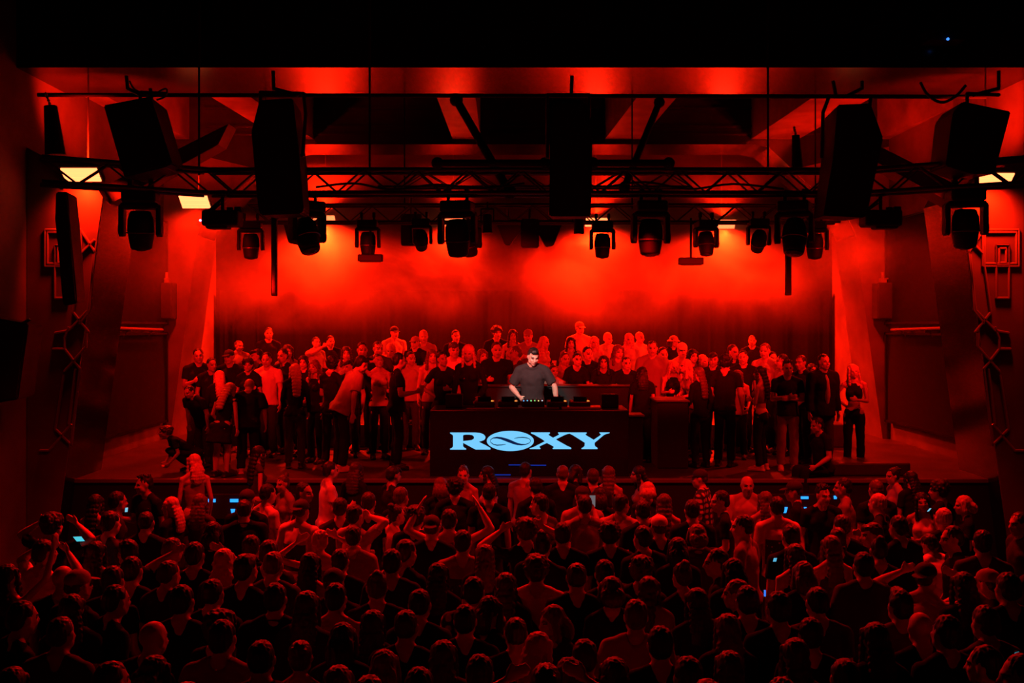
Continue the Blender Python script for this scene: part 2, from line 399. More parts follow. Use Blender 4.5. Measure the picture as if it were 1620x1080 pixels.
# hair and headwear, in the head's own frame
def hair_bm(kind):
    bm = BM()
    if kind in ('short', 'fringe', 'spiky', 'quiff'):
        ball(bm, (0,-.03,.046), (.083,.095,.09), sub=3)
        ball(bm, (0,-.065,.0), (.075,.06,.07), sub=3)
        if kind == 'fringe': ball(bm, (0,.045,.085), (.066,.045,.035), sub=2); ball(bm, (.02,.075,.062), (.05,.022,.02))
        if kind == 'quiff': ball(bm, (.01,.052,.1), (.055,.045,.04), Euler((R(20),0,0)).to_matrix()); ball(bm, (0,.0,.105), (.06,.07,.035))
        if kind == 'spiky':
            for i in range(26):
                a = i*2.4; r = .012*math.sqrt(i); p = V((r*math.cos(a), -.02+r*1.2*math.sin(a), .118-.9*r*r*8))
                tube(bm, p, p+V((p.x*.5, (p.y+.02)*.4, .035)), .016, .006, 6)
    elif kind == 'crop':
        ball(bm, (0,-.024,.04), (.0795,.096,.087), sub=3); ball(bm, (0,-.06,.0), (.072,.058,.06), sub=3)
    elif kind == 'curly':
        ball(bm, (0,-.03,.055), (.1,.11,.1), sub=3); ball(bm, (0,-.06,0), (.095,.07,.08), sub=3)
        rnd = random.Random(3)
        for i in range(60):
            v = V((rnd.uniform(-1,1), rnd.uniform(-1,.75), rnd.uniform(-.5,1))).normalized()
            ball(bm, V((0,-.03,.045))+V((v.x*.1, v.y*.11, v.z*.1)), rnd.uniform(.016,.026), sub=1)
    elif kind in ('long', 'wavy', 'longer', 'bob', 'hood'):
        ball(bm, (0,-.026,.044), (.09,.1,.094), sub=3)
        L = {'long': .33, 'wavy': .3, 'longer': .46, 'bob': .16, 'hood': .1}[kind]
        n = 9
        for i in range(n):
            t = i/(n-1); z = .04 - L*t
            w = .086+.022*math.sin(t*2.6) + (.012*math.sin(t*17) if kind == 'wavy' else 0)
            if kind == 'longer': w *= (1-.25*t)
            ball(bm, (0,-.06-.07*math.sin(t*2.0), z), (w,.055-.01*t,.05), sub=2)
        for sx in (1,-1):
            for i in range(6):
                t = i/5; z = .05-min(L,.26)*t
                ball(bm, (sx*(.078+.018*t), .018-.01*t+.0*sx, z), (.02+.006*t,.034,.036), sub=2)
    elif kind in ('pony', 'bun', 'updo', 'braids'):
        ball(bm, (0,-.028,.045), (.082,.096,.09), sub=3); ball(bm, (0,-.06,0), (.074,.058,.07), sub=3)
        if kind == 'pony':
            for i in range(9):
                t = i/8; ball(bm, (0,-.125-.05*math.sin(t*2.4), .06-.3*t), (.034-.014*t,.032-.01*t,.036), sub=2)
        elif kind == 'bun': ball(bm, (0,-.09,.125), (.045,.045,.042), sub=2)
        elif kind == 'updo':
            ball(bm, (0,-.1,.08), (.055,.05,.055), sub=2)
            for i in range(12):
                a = i*.9; ball(bm, (.045*math.cos(a), -.1+.03*math.sin(a*1.7), .085+.045*math.sin(a)), .02, sub=1)
        else:
            for sx in (1,-1):
                for i in range(12): ball(bm, (sx*(.06+.01*math.sin(i)), -.07, -.02-.026*i), (.019,.019,.017), sub=1)
    elif kind in ('cap', 'backcap'):
        s = 1 if kind == 'cap' else -1
        vs = ball(bm, (0,-.018,.055), (.088,.104,.083), sub=3)
        for v in vs:
            if v.co.z < .032: v.co.z = .032
        c = V((0, .085*s-.01, .038))
        ball(bm, c+V((0,.035*s,.002)), (.072,.065,.008), Euler((R(-10*s),0,0)).to_matrix(), sub=3)
        ball(bm, (0,-.018,.138), .009, sub=1)
        if s < 0: pass
    elif kind == 'bucket':
        vs = ball(bm, (0,-.018,.06), (.09,.103,.078), sub=3)
        tube(bm, (0,-.018,.05), (0,-.018,.012), .098, .15, 20)
    return bm
HAIR_UNDER = {'cap': 'crop', 'backcap': 'crop', 'bucket': 'bob'}
CACHE = {}
def cached(key, fn):
    if key not in CACHE: CACHE[key] = fn()
    return CACHE[key]
def get_body(pose, sex, vox):
    def mk():
        sk = skeleton(pose, sex)
        me = fuse(body_bm(sk, sex, .0095 if vox < .011 else .0115), vox, 2 if vox < .01 else 2, .5)
        for _ in range(4): me.materials.append(SKIN[0])
        me.materials[1] = M_EYE; me.materials[3] = M_LIP; me.materials[2] = HAIRC['n']
        paint_face(me, sk)
        zs = max((sk['H'] @ V((0,-.02,.13*sk['B']['hs']))).z, 0)
        return me, sk, zs
    return cached(('b', pose, sex, vox), mk)
def get_top(pose, sex, kind, vox):
    def mk():
        sk = get_body(pose, sex, vox)[1]
        me = fuse(top_bm(sk, sex, kind), max(vox, .013), 3, .5, wrinkle=.012 if kind not in ('tank','crop') else .004, wscale=8, stretch=(1,1,.7), seed=len(CACHE)*1.7)
        me.materials.append(CL['k']); return me
    return cached(('t', pose, sex, kind, vox), mk)
def get_legs(pose, sex, kind, vox):
    def mk():
        sk = get_body(pose, sex, vox)[1]
        me = fuse(legs_bm(sk, sex, kind), .018, 2, .5, wrinkle=.01, wscale=7); me.materials.append(CL['k']); return me
    key = ('l', 'x' if not (POSES[pose].get('sit') or POSES[pose].get('crouch')) else pose, sex, kind)
    return cached(key, mk)
def get_hair(kind):
    def mk():
        hard = kind in ('cap', 'backcap', 'bucket')
        me = fuse(hair_bm(kind), .008 if not hard else .006, 2, .5, wrinkle=0 if hard else .007, wscale=55, stretch=(1,1,.16), seed=len(kind)*3.1)
        me.materials.append(HAIRC['k']); return me
    return cached(('h', kind), mk)
def get_shoe():
    def mk():
        me = fuse(shoe_bm(), .012, 2); me.materials.append(M_SHOE[0]); return me
    return cached('shoe', mk)
def setmat(o, i, m):
    o.material_slots[i].link = 'OBJECT'; o.material_slots[i].material = m

def person(head, label, rz=0, sex='m', pose='stand', hair='short', hc='k', top='tee', tc='k', legs='trousers', lc='k', skin=0, base=0.0,
           vox=.014, shoes=None, group=None, tilt=0):
    """a person whose crown stands at head (x, y, z) on a floor of height base"""
    me, sk, zs = get_body(pose, sex, vox)
    s = (head[2]-base)/zs
    hx = sk['H'] @ V((0,-.015,.1))
    off = Rz(R(rz)).to_3x3() @ (V((hx.x, hx.y, 0))*max(s, .93))
    root = empty('person', (head[0]-off.x, head[1]-off.y, base), R(rz))
    sw = max(s, .93); root.scale = (sw, sw, s)
    tag(root, label, 'person', group)
    b = link_mesh('body', me, root); setmat(b, 0, SKIN[skin]); setmat(b, 2, HAIRC[hc if hc in 'knrbg' else 'n']); setmat(b, 1, M_EYE); setmat(b, 3, M_LIP)
    if hair != 'bald':
        hs = sk['B']['hs']
        HM = sk['H'] @ Matrix.Diagonal((hs, hs, hs, 1))
        und = HAIR_UNDER.get(hair)
        h = link_mesh('hair' if not und else 'hat', get_hair(hair), root); h.matrix_basis = HM; setmat(h, 0, HAIRC[hc])
        if und:
            h = link_mesh('hair', get_hair(und), root); h.matrix_basis = HM @ Matrix.Diagonal((.985,.985,.93,1)); setmat(h, 0, HAIRC['n' if hc in 'wmd' else hc])
    if top:
        nm = {'tee': 'shirt', 'long': 'shirt', 'tank': 'tank_top', 'crop': 'crop_top', 'shirt': 'shirt', 'jacket': 'jacket', 'dress': 'dress', 'over': 'shirt'}[top]
        t = link_mesh(nm, get_top(pose, sex, top, vox), root); setmat(t, 0, CL[tc])
    if legs != 'bare':
      l = link_mesh('trousers' if legs == 'trousers' else legs, get_legs(pose, sex, legs, vox), root); setmat(l, 0, CL[lc])
    if shoes is not None:
        for (hp, k, a, sx) in sk['legs']:
            q = link_mesh('shoe', get_shoe(), root); q.location = (a.x, a.y, a.z-.085); q.rotation_euler = (0,0,R(-8*sx)); setmat(q, 0, M_SHOE[shoes])
    return root
# ------------------------------------------------------------------ the room
XC, W = .28, 7.1                # axis of the room, half width
ZB, ZC = 7.25, 8.3              # underside of the portal beams, ceiling
HST = 1.49                      # stage height
DST, DBK = 14.4, 22.95           # stage front, back wall
M_WALL = mat('painted_plaster_dark', (.12,.10,.09), .75, bump=.2, bscale=14, var=.35, vscale=1.3)
M_BEAM = mat('beam_gloss_paint', (.012,.008,.007), .2, bump=.25, bscale=6, var=.4, vscale=2.2)
M_RIB = mat('rib_paint', (.22,.18,.16), .4, bump=.25, bscale=6, var=.4, vscale=2.2)
M_COL = mat('pillar_paint', (.11,.09,.08), .5, bump=.2, bscale=8, var=.35, vscale=1.6)
M_CEIL = mat('ceiling_paint', (.03,.025,.025), .7, bump=.2, bscale=8, var=.3)
M_BACK = mat('back_wall_cloth', (.008,.006,.006), .95, spec=.05, var=.3, vscale=.8)
M_FLOOR = mat('floor_dark', (.05,.04,.04), .5, var=.3)
M_STAGE = mat('stage_floor', (.045,.035,.032), .45, bump=.15, bscale=20, var=.35, vscale=3)
M_BLK = mat('matt_black', (.012,.011,.012), .75)
M_BLKG = mat('gloss_black', (.012,.011,.013), .3)
M_CAB = mat('cabinet_black', (.012,.011,.012), .65, bump=.1, bscale=60)
M_GRILL = mat('speaker_grille', (.018,.016,.017), .6, bump=.5, bscale=220)
M_SCR = mat('screen_black', (.006,.005,.006), .7, spec=.1)
M_TRIM = mat('painted_moulding', (.2,.16,.15), .4)
M_ALU = mat('truss_dark_aluminium', (.10,.095,.10), .4, metal=.6)
M_STEEL = mat('bare_steel', (.35,.33,.33), .35, metal=.8)
M_LENS = mat('lens_glass', (.03,.03,.035), .08, spec=.8)
def struct(name, bm, m, **k):
    o = obj(name, bm, m, **k); o['kind'] = 'structure'; return o
def slab(name, c, s, m, bev=0):
    b = BM(); box(b, c, s, bev=bev); return struct(name, b, m)
slab('floor', (XC, 11, -.1), (2*W+.4, 28, .2), M_FLOOR)
slab('ceiling', (XC, 11, ZC+.1), (2*W+.4, 28, .2), M_CEIL)
slab('wall_back', (XC, DBK+.1, 4.1), (2*W+.4, .2, 8.4), M_BACK)
slab('wall_left', (XC-W-.1, 11, 4.1), (.2, 28, 8.4), M_WALL)
slab('wall_right', (XC+W+.1, 11, 4.1), (.2, 28, 8.4), M_WALL)
slab('wall_front', (XC, -3.0, 4.1), (2*W+.4, .2, 8.4), M_WALL)
def portal(n, d0, d1, rel0):
    """one bay frame: sloping legs, haunches and beam, all in one poured piece"""
    def rel(z): return rel0-.137*z
    b = BM()
    outer, inner = [], []
    if n == 1:
        zt = 5.5
        for sx in (-1, 1):
            prism(b, [V((XC+sx*x, d0, z)) for x, z in ((W+.19,-.05),(rel(0),-.05),(rel(zt),zt),(rel(zt)+.12,zt+.22),(W+.19,zt+.75))], (0,1,0), d1-d0)
        box(b, (XC, (d0+d1)/2-.15, (ZB+ZC)/2+.02), (2*W+.38, d1-d0+.3, ZC-ZB+.04))
        return struct('trim_%d' % n, b, M_BEAM)
    pts = [(-W-.19, -.05), (-rel(0), -.05), (-rel(5.45), 5.45), (-rel(5.45)+.14, 5.75), (-4.75, ZB-.06), (-4.45, ZB),
           (4.45, ZB), (4.75, ZB-.06), (rel(5.45)-.14, 5.75), (rel(5.45), 5.45), (rel(0), -.05), (W+.19, -.05), (W+.19, ZC+.05), (-W-.19, ZC+.05)]
    prism(b, [V((XC+x, d0, z)) for x, z in pts], (0,1,0), d1-d0)
    return struct('trim_%d' % n, b, M_BEAM)
portal(1, 14.0, 15.3, 6.80)
portal(2, 19.5, 20.7, 7.22)
for sx, nm in ((-1, 11), (1, 12)):
    b = BM(); r_ = lambda z: 7.20-.137*z
    prism(b, [V((XC+sx*x, 19.46, z)) for x, z in ((W-.01,HST),(r_(HST),HST),(r_(5.45),5.45),(r_(5.45)-.14,5.75),(5.2,6.75),(W-.01,7.2))], (0,1,0), .05)
    prism(b, [V((XC+sx*x, 19.46, z)) for x, z in ((r_(HST),HST),(r_(HST)-.03,HST),(r_(5.45)-.03,5.45),(r_(5.45),5.45))], (0,1,0), 1.2)
    struct('trim_%d' % nm, b, M_COL)
for sx, nm in ((-1, 15), (1, 16)):
    b = BM(); prism(b, [V((XC+sx*x, 14.3, z)) for x, z in ((6.15,5.7),(6.05,5.45),(4.5,6.3),(4.35,6.6))], (0,1,0), .4); struct('trim_%d' % nm, b, M_COL)
for sx, nm in ((-1, 13), (1, 14)):
    b = BM(); r_ = lambda z: 6.78-.137*z
    prism(b, [V((XC+sx*x, 13.975, z)) for x, z in ((W-.01,.0),(r_(0),.0),(r_(5.5),5.5),(r_(5.5)+.12,5.7),(W-.01,6.2))], (0,1,0), .03)
    struct('trim_%d' % nm, b, M_WALL)
# slim ribs on the beam faces
b = BM()
for z in (7.45, 7.6, 7.95): box(b, (XC, 19.47, z), (12.6, .06, .035))
struct('trim_3', b, M_BEAM)
# longitudinal ceiling ribs between and beyond the portals: bottom faces at beam height
def rib(n, px):
    z = ZB+.1; b = BM(); q = []
    for (x, y) in px:
        d = (z-HC)*F/(YH-y); q.append(V(((x-810)*d/F, d, z)))
    vs = [b.verts.new(p) for p in q]; f = b.faces.new(vs)
    r = bmesh.ops.extrude_face_region(b, geom=[f]); bmesh.ops.translate(b, verts=[g for g in r['geom'] if isinstance(g, bmesh.types.BMVert)], vec=(0,0,ZC-z+.02))
    struct('trim_%d' % n, b, M_RIB)
rib(4, [(690,151),(752,151),(762,236),(722,236)])
rib(5, [(1010,151),(1073,151),(1000,236),(945,236)])
rib(6, [(1290,151),(1385,151),(1235,236),(1165,236)])
rib(7, [(330,151),(392,151),(520,236),(470,236)])
rib(8, [(62,150),(163,150),(330,236),(225,236)])
rib(9, [(1560,148),(1720,148),(1440,236),(1350,236)])
# side wall screens, rails and the mouldings on the portal legs
for s, nm in ((-1, 'left'), (1, 'right')):
    x = XC+s*W
    for (z0, z1, d0, d1, lab) in ((1.86, 3.55, 15.6, 19.3, 'lower'), (3.75, 5.7, 15.6, 19.3, 'upper')):
        b = BM(); box(b, (x-s*.06, (d0+d1)/2, (z0+z1)/2), (.1, d1-d0, z1-z0), bev=.015)
        o = obj('wall_screen', b, M_SCR)
        tag(o, 'blank black %s screen panel on the %s side wall between two pillars' % (lab, nm), 'screen')
        fr = BM()
        for zz in (z0, z1): box(fr, (x-s*.09, (d0+d1)/2, zz), (.12, d1-d0+.06, .04))
        for yy in (d0, d1): box(fr, (x-s*.09, yy, (z0+z1)/2), (.12, .04, z1-z0+.06))
        obj('screen_frame', fr, M_BEAM, o)
    r = empty('wall_rail', (x-s*.25, 17.2, 3.62)); tag(r, 'red-lit horizontal rail with brackets on the %s side wall above the lower screen' % nm, 'rail')
    b = BM(); tube(b, (0,-1.5,.05), (0,1.5,0), .028); obj('rail_tube', b, M_TRIM, r)
    for dd in (-1.2, 0, 1.2):
        b = BM(); box(b, (s*.12, dd, .0), (.24, .05, .04)); tube(b, (s*.05, dd, 0), (s*.22, dd, -.18), .015); obj('bracket', b, M_TRIM, r)
# mouldings, traced on the right leg and mirrored to the left
def pr(cx, cy): return (1440+.3888*cx, 340+.3888*cy)
LINES = [[(232,110),(268,395)],[(245,160),(258,385),(300,440)],[(240,100),(295,155),(328,395),(265,475)],[(235,155),(295,65)],
         [(270,390),(345,470),(400,480)],[(275,480),(275,535),(362,635)],[(345,455),(362,500),(362,545),(408,545)],[(362,545),(300,625),(335,935)],
         [(318,625),(345,850)],[(365,650),(400,870),(335,935)],[(335,850),(425,958),(462,958)]]
RECTS = [(295,60,442,208),(303,70,432,198),(350,125,402,205),(350,125,402,338),(362,135,390,195)]
for s, nm, n in ((1, 'right', 20), (-1, 'left', 21)):
    b = BM(); dd = 13.96
    def P(c):
        px, py = pr(*c); X = (px-810)*dd/F
        return V((XC+s*(X-XC), dd, HC-(py-YH)*dd/F))
    for L in LINES:
        for a, c in zip(L, L[1:]):
            tube(b, P(a), P(c), .02, .02, 6); ball(b, P(c), .021, sub=1)
    for (x0,y0,x1,y1) in RECTS:
        q = [P((x0,y0)), P((x1,y0)), P((x1,y1)), P((x0,y1))]
        for a, c in zip(q, q[1:]+q[:1]): tube(b, a, c, .018, .018, 6)
    struct('trim_%d' % n, b, M_TRIM)
    # horizontal wooden shelf stubs near the horizon
for k, (px, py, w_) in enumerate(((1585,470,.5),(35,470,.55))): pass

# stage
b = BM(); box(b, (XC, (DST+DBK)/2-.03, HST/2-.02), (2*W-.02, DBK-DST-.06, HST-.04)); st = obj('stage', b, M_BLK)
tag(st, 'wide black raised stage filling the back of the hall', 'stage')
b = BM(); box(b, (XC, (DST+DBK)/2, HST-.02), (2*W-.02, DBK-DST-.02, .04)); obj('stage_floor', b, M_STAGE, st)
b = BM(); box(b, (XC, DST-.015, HST-.03), (2*W-.02, .03, .06), bev=.008); obj('edge_trim', b, M_TRIM, st)
b = BM(); box(b, (XC, 20.28, HST+.21), (11.6, 4.46, .42), bev=.02); rs = obj('riser', b, M_STAGE)
tag(rs, 'low dark riser across the rear of the stage under the back rows', 'platform')
b = BM(); box(b, (-4.15, 13.55, .17), (3.0, 1.3, .34), bev=.02); rs = obj('front_step', b, M_STAGE)
tag(rs, 'low dark step on the floor against the left stage front', 'platform')
b = BM(); box(b, (at(1368,745,14.9).x, 14.95, HST+.1), (1.15, .7, .2), bev=.03); o = obj('stage_box', b, M_STAGE)
tag(o, 'low flat dark box on the right front corner of the stage', 'box')
# handrail-like barrier low at stage front left, with its fascia lights
M_CY = mat('led_cyan', (.02,.1,.2), .4, emit=(.02,.32,1.0), estr=1.5)
M_BL = mat('led_blue', (.0,.02,.1), .4, emit=(.01,.07,.8), estr=.35)
def fascia(label, x0, x1, segs):
    d = DST-.07; r = empty('fascia_light', (at((x0+x1)/2,800,d).x, d, 1.1)); tag(r, label, 'light')
    bb = BM(); wd = (x1-x0)*d/F; box(bb, (0,0,0), (wd, .06, .36), bev=.01); obj('housing', bb, M_BLK, r)
    for (a, c, y0, y1, tp) in segs:
        p, q = at(a, y0, d-.035), at(c, y1, d-.035); bb = BM()
        z0, z1 = p.z-1.1, q.z-1.1; xa, xb = p.x-r.location.x, q.x-r.location.x
        prism(bb, [V((xa,-.03,z0)), V((xb,-.03,z0)), V((xb-tp*(xb-xa),-.03,z1)), V((xa+tp*(xb-xa),-.03,z1))], (0,-1,0), .012); obj('lamp', bb, M_CY, r)
fascia('black fascia with small cyan lit bars on the left stage front, behind the crowd', 318, 470,
       [(327,341,789,794,0),(364,377,789,794,0),(440,457,789,793,0),(365,372,805,813,.25),(443,453,805,815,.1),(398,401,810,815,0)])
fascia('black fascia with small cyan lit bars on the right stage front, behind the crowd', 1145, 1345,
       [(1154,1158,786,790,0),(1154,1158,803,808,0),(1257,1263,784,789,.1),(1267,1279,785,789,0),(1237,1246,802,811,.25),(1269,1276,802,811,.2),(1232,1235,808,811,0),(1319,1324,784,789,.1)])

# back plane detail: tall dark drape behind the crowd at the rear of the stage
b = BM()
n = 150; y0 = 22.72
vs = []
for i in range(n+1):
    x = XC-W+.15+(2*W-.3)*i/n; y = y0+.07*math.sin(i*.9)+.03*math.sin(i*2.3)
    vs.append((b.verts.new((x, y, 1.5)), b.verts.new((x, y, 4.5)), b.verts.new((x, y+.05, 4.5)), b.verts.new((x, y+.05, 1.5))))
for a, c in zip(vs, vs[1:]):
    for j in range(4): b.faces.new((a[j], c[j], c[(j+1)%4], a[(j+1)%4]))
M_DRAPE = mat('drape_black', (.003,.0025,.0025), .95, spec=.05)
o = obj('stage_drape', b, M_DRAPE, smooth=True); tag(o, 'long black pleated drape hanging across the rear wall behind the back rows', 'curtain')

# ------------------------------------------------------------------ DJ booth
bx0, bx1, bd0, bd1, bz = -1.205, 1.715, 14.6, 15.45, 2.46
bc = (bx0+bx1)/2
r = empty('dj_booth', (bc, (bd0+bd1)/2, HST)); tag(r, 'black dj booth with a glowing pale blue sign on its front', 'dj booth')
def L(x, y, z): return (x-bc, y-(bd0+bd1)/2, z-HST)
b = BM(); box(b, L(bc, bd0+.03, (HST+bz)/2), (bx1-bx0, .06, bz-HST-.0), bev=.01); fp = obj('front_screen', b, M_BLKG, r)
for x in (bx0+.03, bx1-.03):
    b = BM(); box(b, L(x, (bd0+bd1)/2+.05, (HST+bz)/2), (.05, bd1-bd0-.1, bz-HST-.02), bev=.006); obj('side_panel', b, M_BLK, r)
b = BM(); box(b, L(bc, (bd0+bd1)/2+.02, bz-.02), (bx1-bx0-.01, bd1-bd0, .05), bev=.01); obj('table_top', b, M_BLKG, r)
b = BM(); box(b, L(bc, bd0+.5, HST+.45), (bx1-bx0-.1, .5, .03)); obj('shelf', b, M_BLK, r)
for (xa, xb, z) in ((-.05, .16, 1.66), (.18,.5,1.655), (-.28,-.02,1.515)):
    b = BM(); box(b, L((xa+xb)/2, bd0-.008, z), (xb-xa, .012, .014)); obj('status_light', b, M_BL, r)
# letters: traced in the photo's pixels and put on the front screen at its own distance
M_SIGN = mat('led_sign', (.05,.2,.3), .5, emit=(.17,.62,1.0), estr=1.0)
M_SIGND = mat('led_sign_dark', (.0,.01,.04), .5, emit=(.0,.012,.06), estr=1.0)
ds = bd0-.004
def sg(cx, cy, ox=700): return (ox+cx/10.8, 670+cy/10.8)
def curve(pts, n=8):   # pts: px polygon; tuples with a third element are rounded by chaikin
    return pts
def chaikin(P, k=2):
    for _ in range(k):
        Q = []
        for i in range(len(P)):
            a, c = P[i], P[(i+1)%len(P)]
            Q += [(a[0]*.75+c[0]*.25, a[1]*.75+c[1]*.25), (a[0]*.25+c[0]*.75, a[1]*.25+c[1]*.75)]
        P = Q
    return P
def sign_piece(name, pts, m, ox, dy=0.0, tri=True, holes=()):
    b = BM()
    def ring(pts): 
        vs = [b.verts.new(V(L(*(at(*sg(x, y, ox), ds))))+V((0,-dy,0))) for x, y in pts]
        return [b.edges.new((vs[i], vs[(i+1)%len(vs)])) for i in range(len(vs))]
    es = ring(pts)
    for h in holes: es += ring(h)
    bmesh.ops.triangle_fill(b, edges=es, use_beauty=True)
    fs = b.faces[:]
    rr = bmesh.ops.extrude_face_region(b, geom=fs)
    bmesh.ops.translate(b, verts=[g for g in rr['geom'] if isinstance(g, bmesh.types.BMVert)], vec=(0,-.006,0))
    o = obj(name, b, m, fp)
    o.parent = fp
    return o
Rout = [(130,150),(560,150),(640,158),(700,180),(732,215),(735,245),(715,275),(670,295),(625,305),(640,318),(735,365),(822,415),(820,440),(570,440),(535,425),(352,325),(352,385),(370,405),(405,425),(405,441),(130,441),(130,428),(165,410),(182,385),(182,205),(168,185),(130,165)]
Rin = [(352,205),(360,192),(400,186),(460,186),(510,195),(535,215),(542,240),(530,262),(495,280),(430,288),(352,296)]
sign_piece('sign_letter', Rout, M_SIGN, 700, holes=(Rin,))
O = [(1160+402*math.cos(t*PI/32), 294+172*math.sin(t*PI/32)) for t in range(64)]
sign_piece('sign_emblem', O, M_SIGN, 700)
# the thin-thick-thin swash inside the oval
sw = []
path = [(1080,348,5),(1010,362,7),(930,366,8),(870,350,7),(830,322,5),(818,294,4),(830,265,5),(868,243,8),(930,236,14),(1000,246,19),(1070,268,24),(1140,294,26),(1210,322,23),(1280,346,18),(1350,356,13),(1420,352,8),(1475,332,5),(1503,305,4),(1505,280,4),(1480,255,5),(1430,238,7),(1370,232,8),(1290,236,6),(1225,252,3)]
up, dn = [], []
for i, (x, y, w_) in enumerate(path):
    x0, y0_, _ = path[max(0,i-1)]; x1, y1_, _ = path[min(len(path)-1,i+1)]
    tx, ty = x1-x0, y1_-y0_; l = math.hypot(tx, ty)
    w_ = w_*1.0; up.append((x-ty/l*w_, y+tx/l*w_)); dn.append((x+ty/l*w_, y-tx/l*w_))
b = BM()
def sp_(x, y): return V(L(*at(*sg(x, y, 700), ds)))+V((0,-.007,0))
A_ = [b.verts.new(sp_(*q)) for q in up]; B_ = [b.verts.new(sp_(*q)) for q in dn]
for i in range(len(up)-1): b.faces.new((A_[i], A_[i+1], B_[i+1], B_[i]))
rr = bmesh.ops.extrude_face_region(b, geom=b.faces[:]); bmesh.ops.translate(b, verts=[g for g in rr['geom'] if isinstance(g, bmesh.types.BMVert)], vec=(0,-.004,0))
obj('sign_emblem_stroke', b, M_SIGND, fp)
X_ = [(108,148),(430,148),(432,165),(405,185),(420,200),(485,240),(585,190),(585,175),(570,160),(572,148),(790,148),(790,165),(730,175),(690,190),(535,265),(560,285),(720,375),(795,410),(795,432),(480,432),(478,418),(500,400),(480,380),(380,328),(265,380),(250,398),(270,418),(270,432),(85,432),(85,420),(150,400),(345,300),(300,265),(160,185),(108,165)]
sign_piece('sign_letter', X_, M_SIGN, 830)
Y_ = [(775,149),(1060,149),(1060,165),(1035,180),(1055,200),(1180,275),(1290,200),(1305,182),(1278,160),(1278,148),(1452,148),(1450,162),(1390,175),(1350,195),(1195,325),(1195,360),(1205,385),(1245,412),(1245,432),(972,432),(972,418),(1005,400),(1025,375),(1028,325),(990,300),(830,200),(775,172)]
sign_piece('sign_letter', Y_, M_SIGN, 830, dy=.0005)

# gear on the booth
GZ = bz+.005
def LED(c, s=1.0): return mat('led_%.2f_%.2f_%.2f' % c, (.02,.02,.02), .4, emit=c, estr=s)
def player(px, label):
    x = at(px, 0, 15.0).x
    r = empty('media_player', (x, 14.99, GZ), PI); tag(r, label, 'media player', 'players on the booth')
    b = BM(); box(b, (0,0,.055), (.3,.38,.1), bev=.012); obj('case', b, M_BLKG, r)
    b = BM(); tube(b, (0,-.06,.105), (0,-.06,.125), .1, .095, 28); tube(b, (0,-.06,.125), (0,-.06,.13), .04, .04, 20); obj('jog_wheel', b, mat('jog_metal', (.3,.3,.31), .3, metal=.7), r)
    b = BM(); box(b, (0,.12,.135), (.2,.02,.1), rot=Euler((R(-35),0,0)).to_matrix(), bev=.004); obj('display', b, M_BLKG, r)
    b = BM(); box(b, (.0,.105,.137), (.17,.004,.02), rot=Euler((R(-35),0,0)).to_matrix()); obj('display_line', b, LED((.9,.8,.7), .25), r)
    for i in range(3):
        b = BM(); tube(b, (-.125,-.15+i*.06,.104), (-.125,-.15+i*.06,.114), .013, .012, 12); obj('button', b, M_STEEL, r)
    b = BM(); box(b, (.13,-.02,.108), (.014,.1,.01)); obj('fader', b, M_STEEL, r)
    for i in range(2):
        b = BM(); ball(b, (-.125+.02*i,.16,.115), .008); obj('status_light', b, LED((1,.35,.05), 2.0), r)
player(767, 'media player at the far end of the booth, beside the blonde woman')
player(804, 'media player just beside the mixer, under the dj\'s bent arm')
player(881, 'media player under the dj\'s outstretched hand')
player(917, 'media player at the end of the booth beyond the dj\'s outstretched hand')
x = at(843,0,15).x
r = empty('mixer', (x, 14.99, GZ)); tag(r, 'dj mixer with rows of knobs and green and blue lights under the dj\'s hand', 'mixer')
b = BM(); box(b, (0,0,.06), (.34,.4,.11), bev=.012); obj('case', b, M_BLKG, r)
for i in range(5):
    for j in range(4):
        b = BM(); tube(b, (-.13+.065*i,.15-.065*j,.113), (-.13+.065*i,.15-.065*j,.133), .012, .009, 10); obj('knob', b, M_STEEL, r)
for i in range(4):
    b = BM(); box(b, (-.1+.065*i,-.14,.12), (.022,.014,.02)); obj('fader', b, M_STEEL, r)
for i, c in enumerate(((.1,.4,1),(.1,.5,1),(.2,.9,.25),(.25,.9,.2),(.9,.7,.2),(.5,.8,1))):
    b = BM(); ball(b, (-.14+.055*i,-.19+.02*(i%2),.118), .009); obj('status_light', b, LED(c, 2.0), r)
for (xa, xb, lab, m, h) in ((738,782,'small grey tray at the front edge of the booth under the blonde woman\'s hand', M_TRIM, .02),
                            (784,885,'long thin dark tray along the front edge of the booth below the mixer', M_STAGE, .03),
                            (888,950,'red-lit tray at the front edge of the booth, right of centre', M_TRIM, .035)):
    p, q = at(xa,0,14.72), at(xb,0,14.72); b = BM(); box(b, ((p.x+q.x)/2, 14.71, GZ+h/2), (q.x-p.x-.01, .14, h), bev=.006)
    o = obj('tray', b, m); tag(o, lab, 'tray')
for (px, lab, dd) in ((718,'small black monitor speaker on the booth end by the blonde woman',15.0),(965,'small black monitor speaker on the other booth end, by the bearded man',15.0)):
    x = at(px,0,dd).x; r = empty('monitor_speaker', (x, dd+.1, GZ)); tag(r, lab, 'speaker')
    b = BM(); box(b, (0,0,.1), (.26,.26,.2), bev=.015); obj('cabinet', b, M_CAB, r)
    b = BM(); tube(b, (0,-.13,.1), (0,-.137,.1), .075, .07, 20); obj('cone', b, M_GRILL, r)
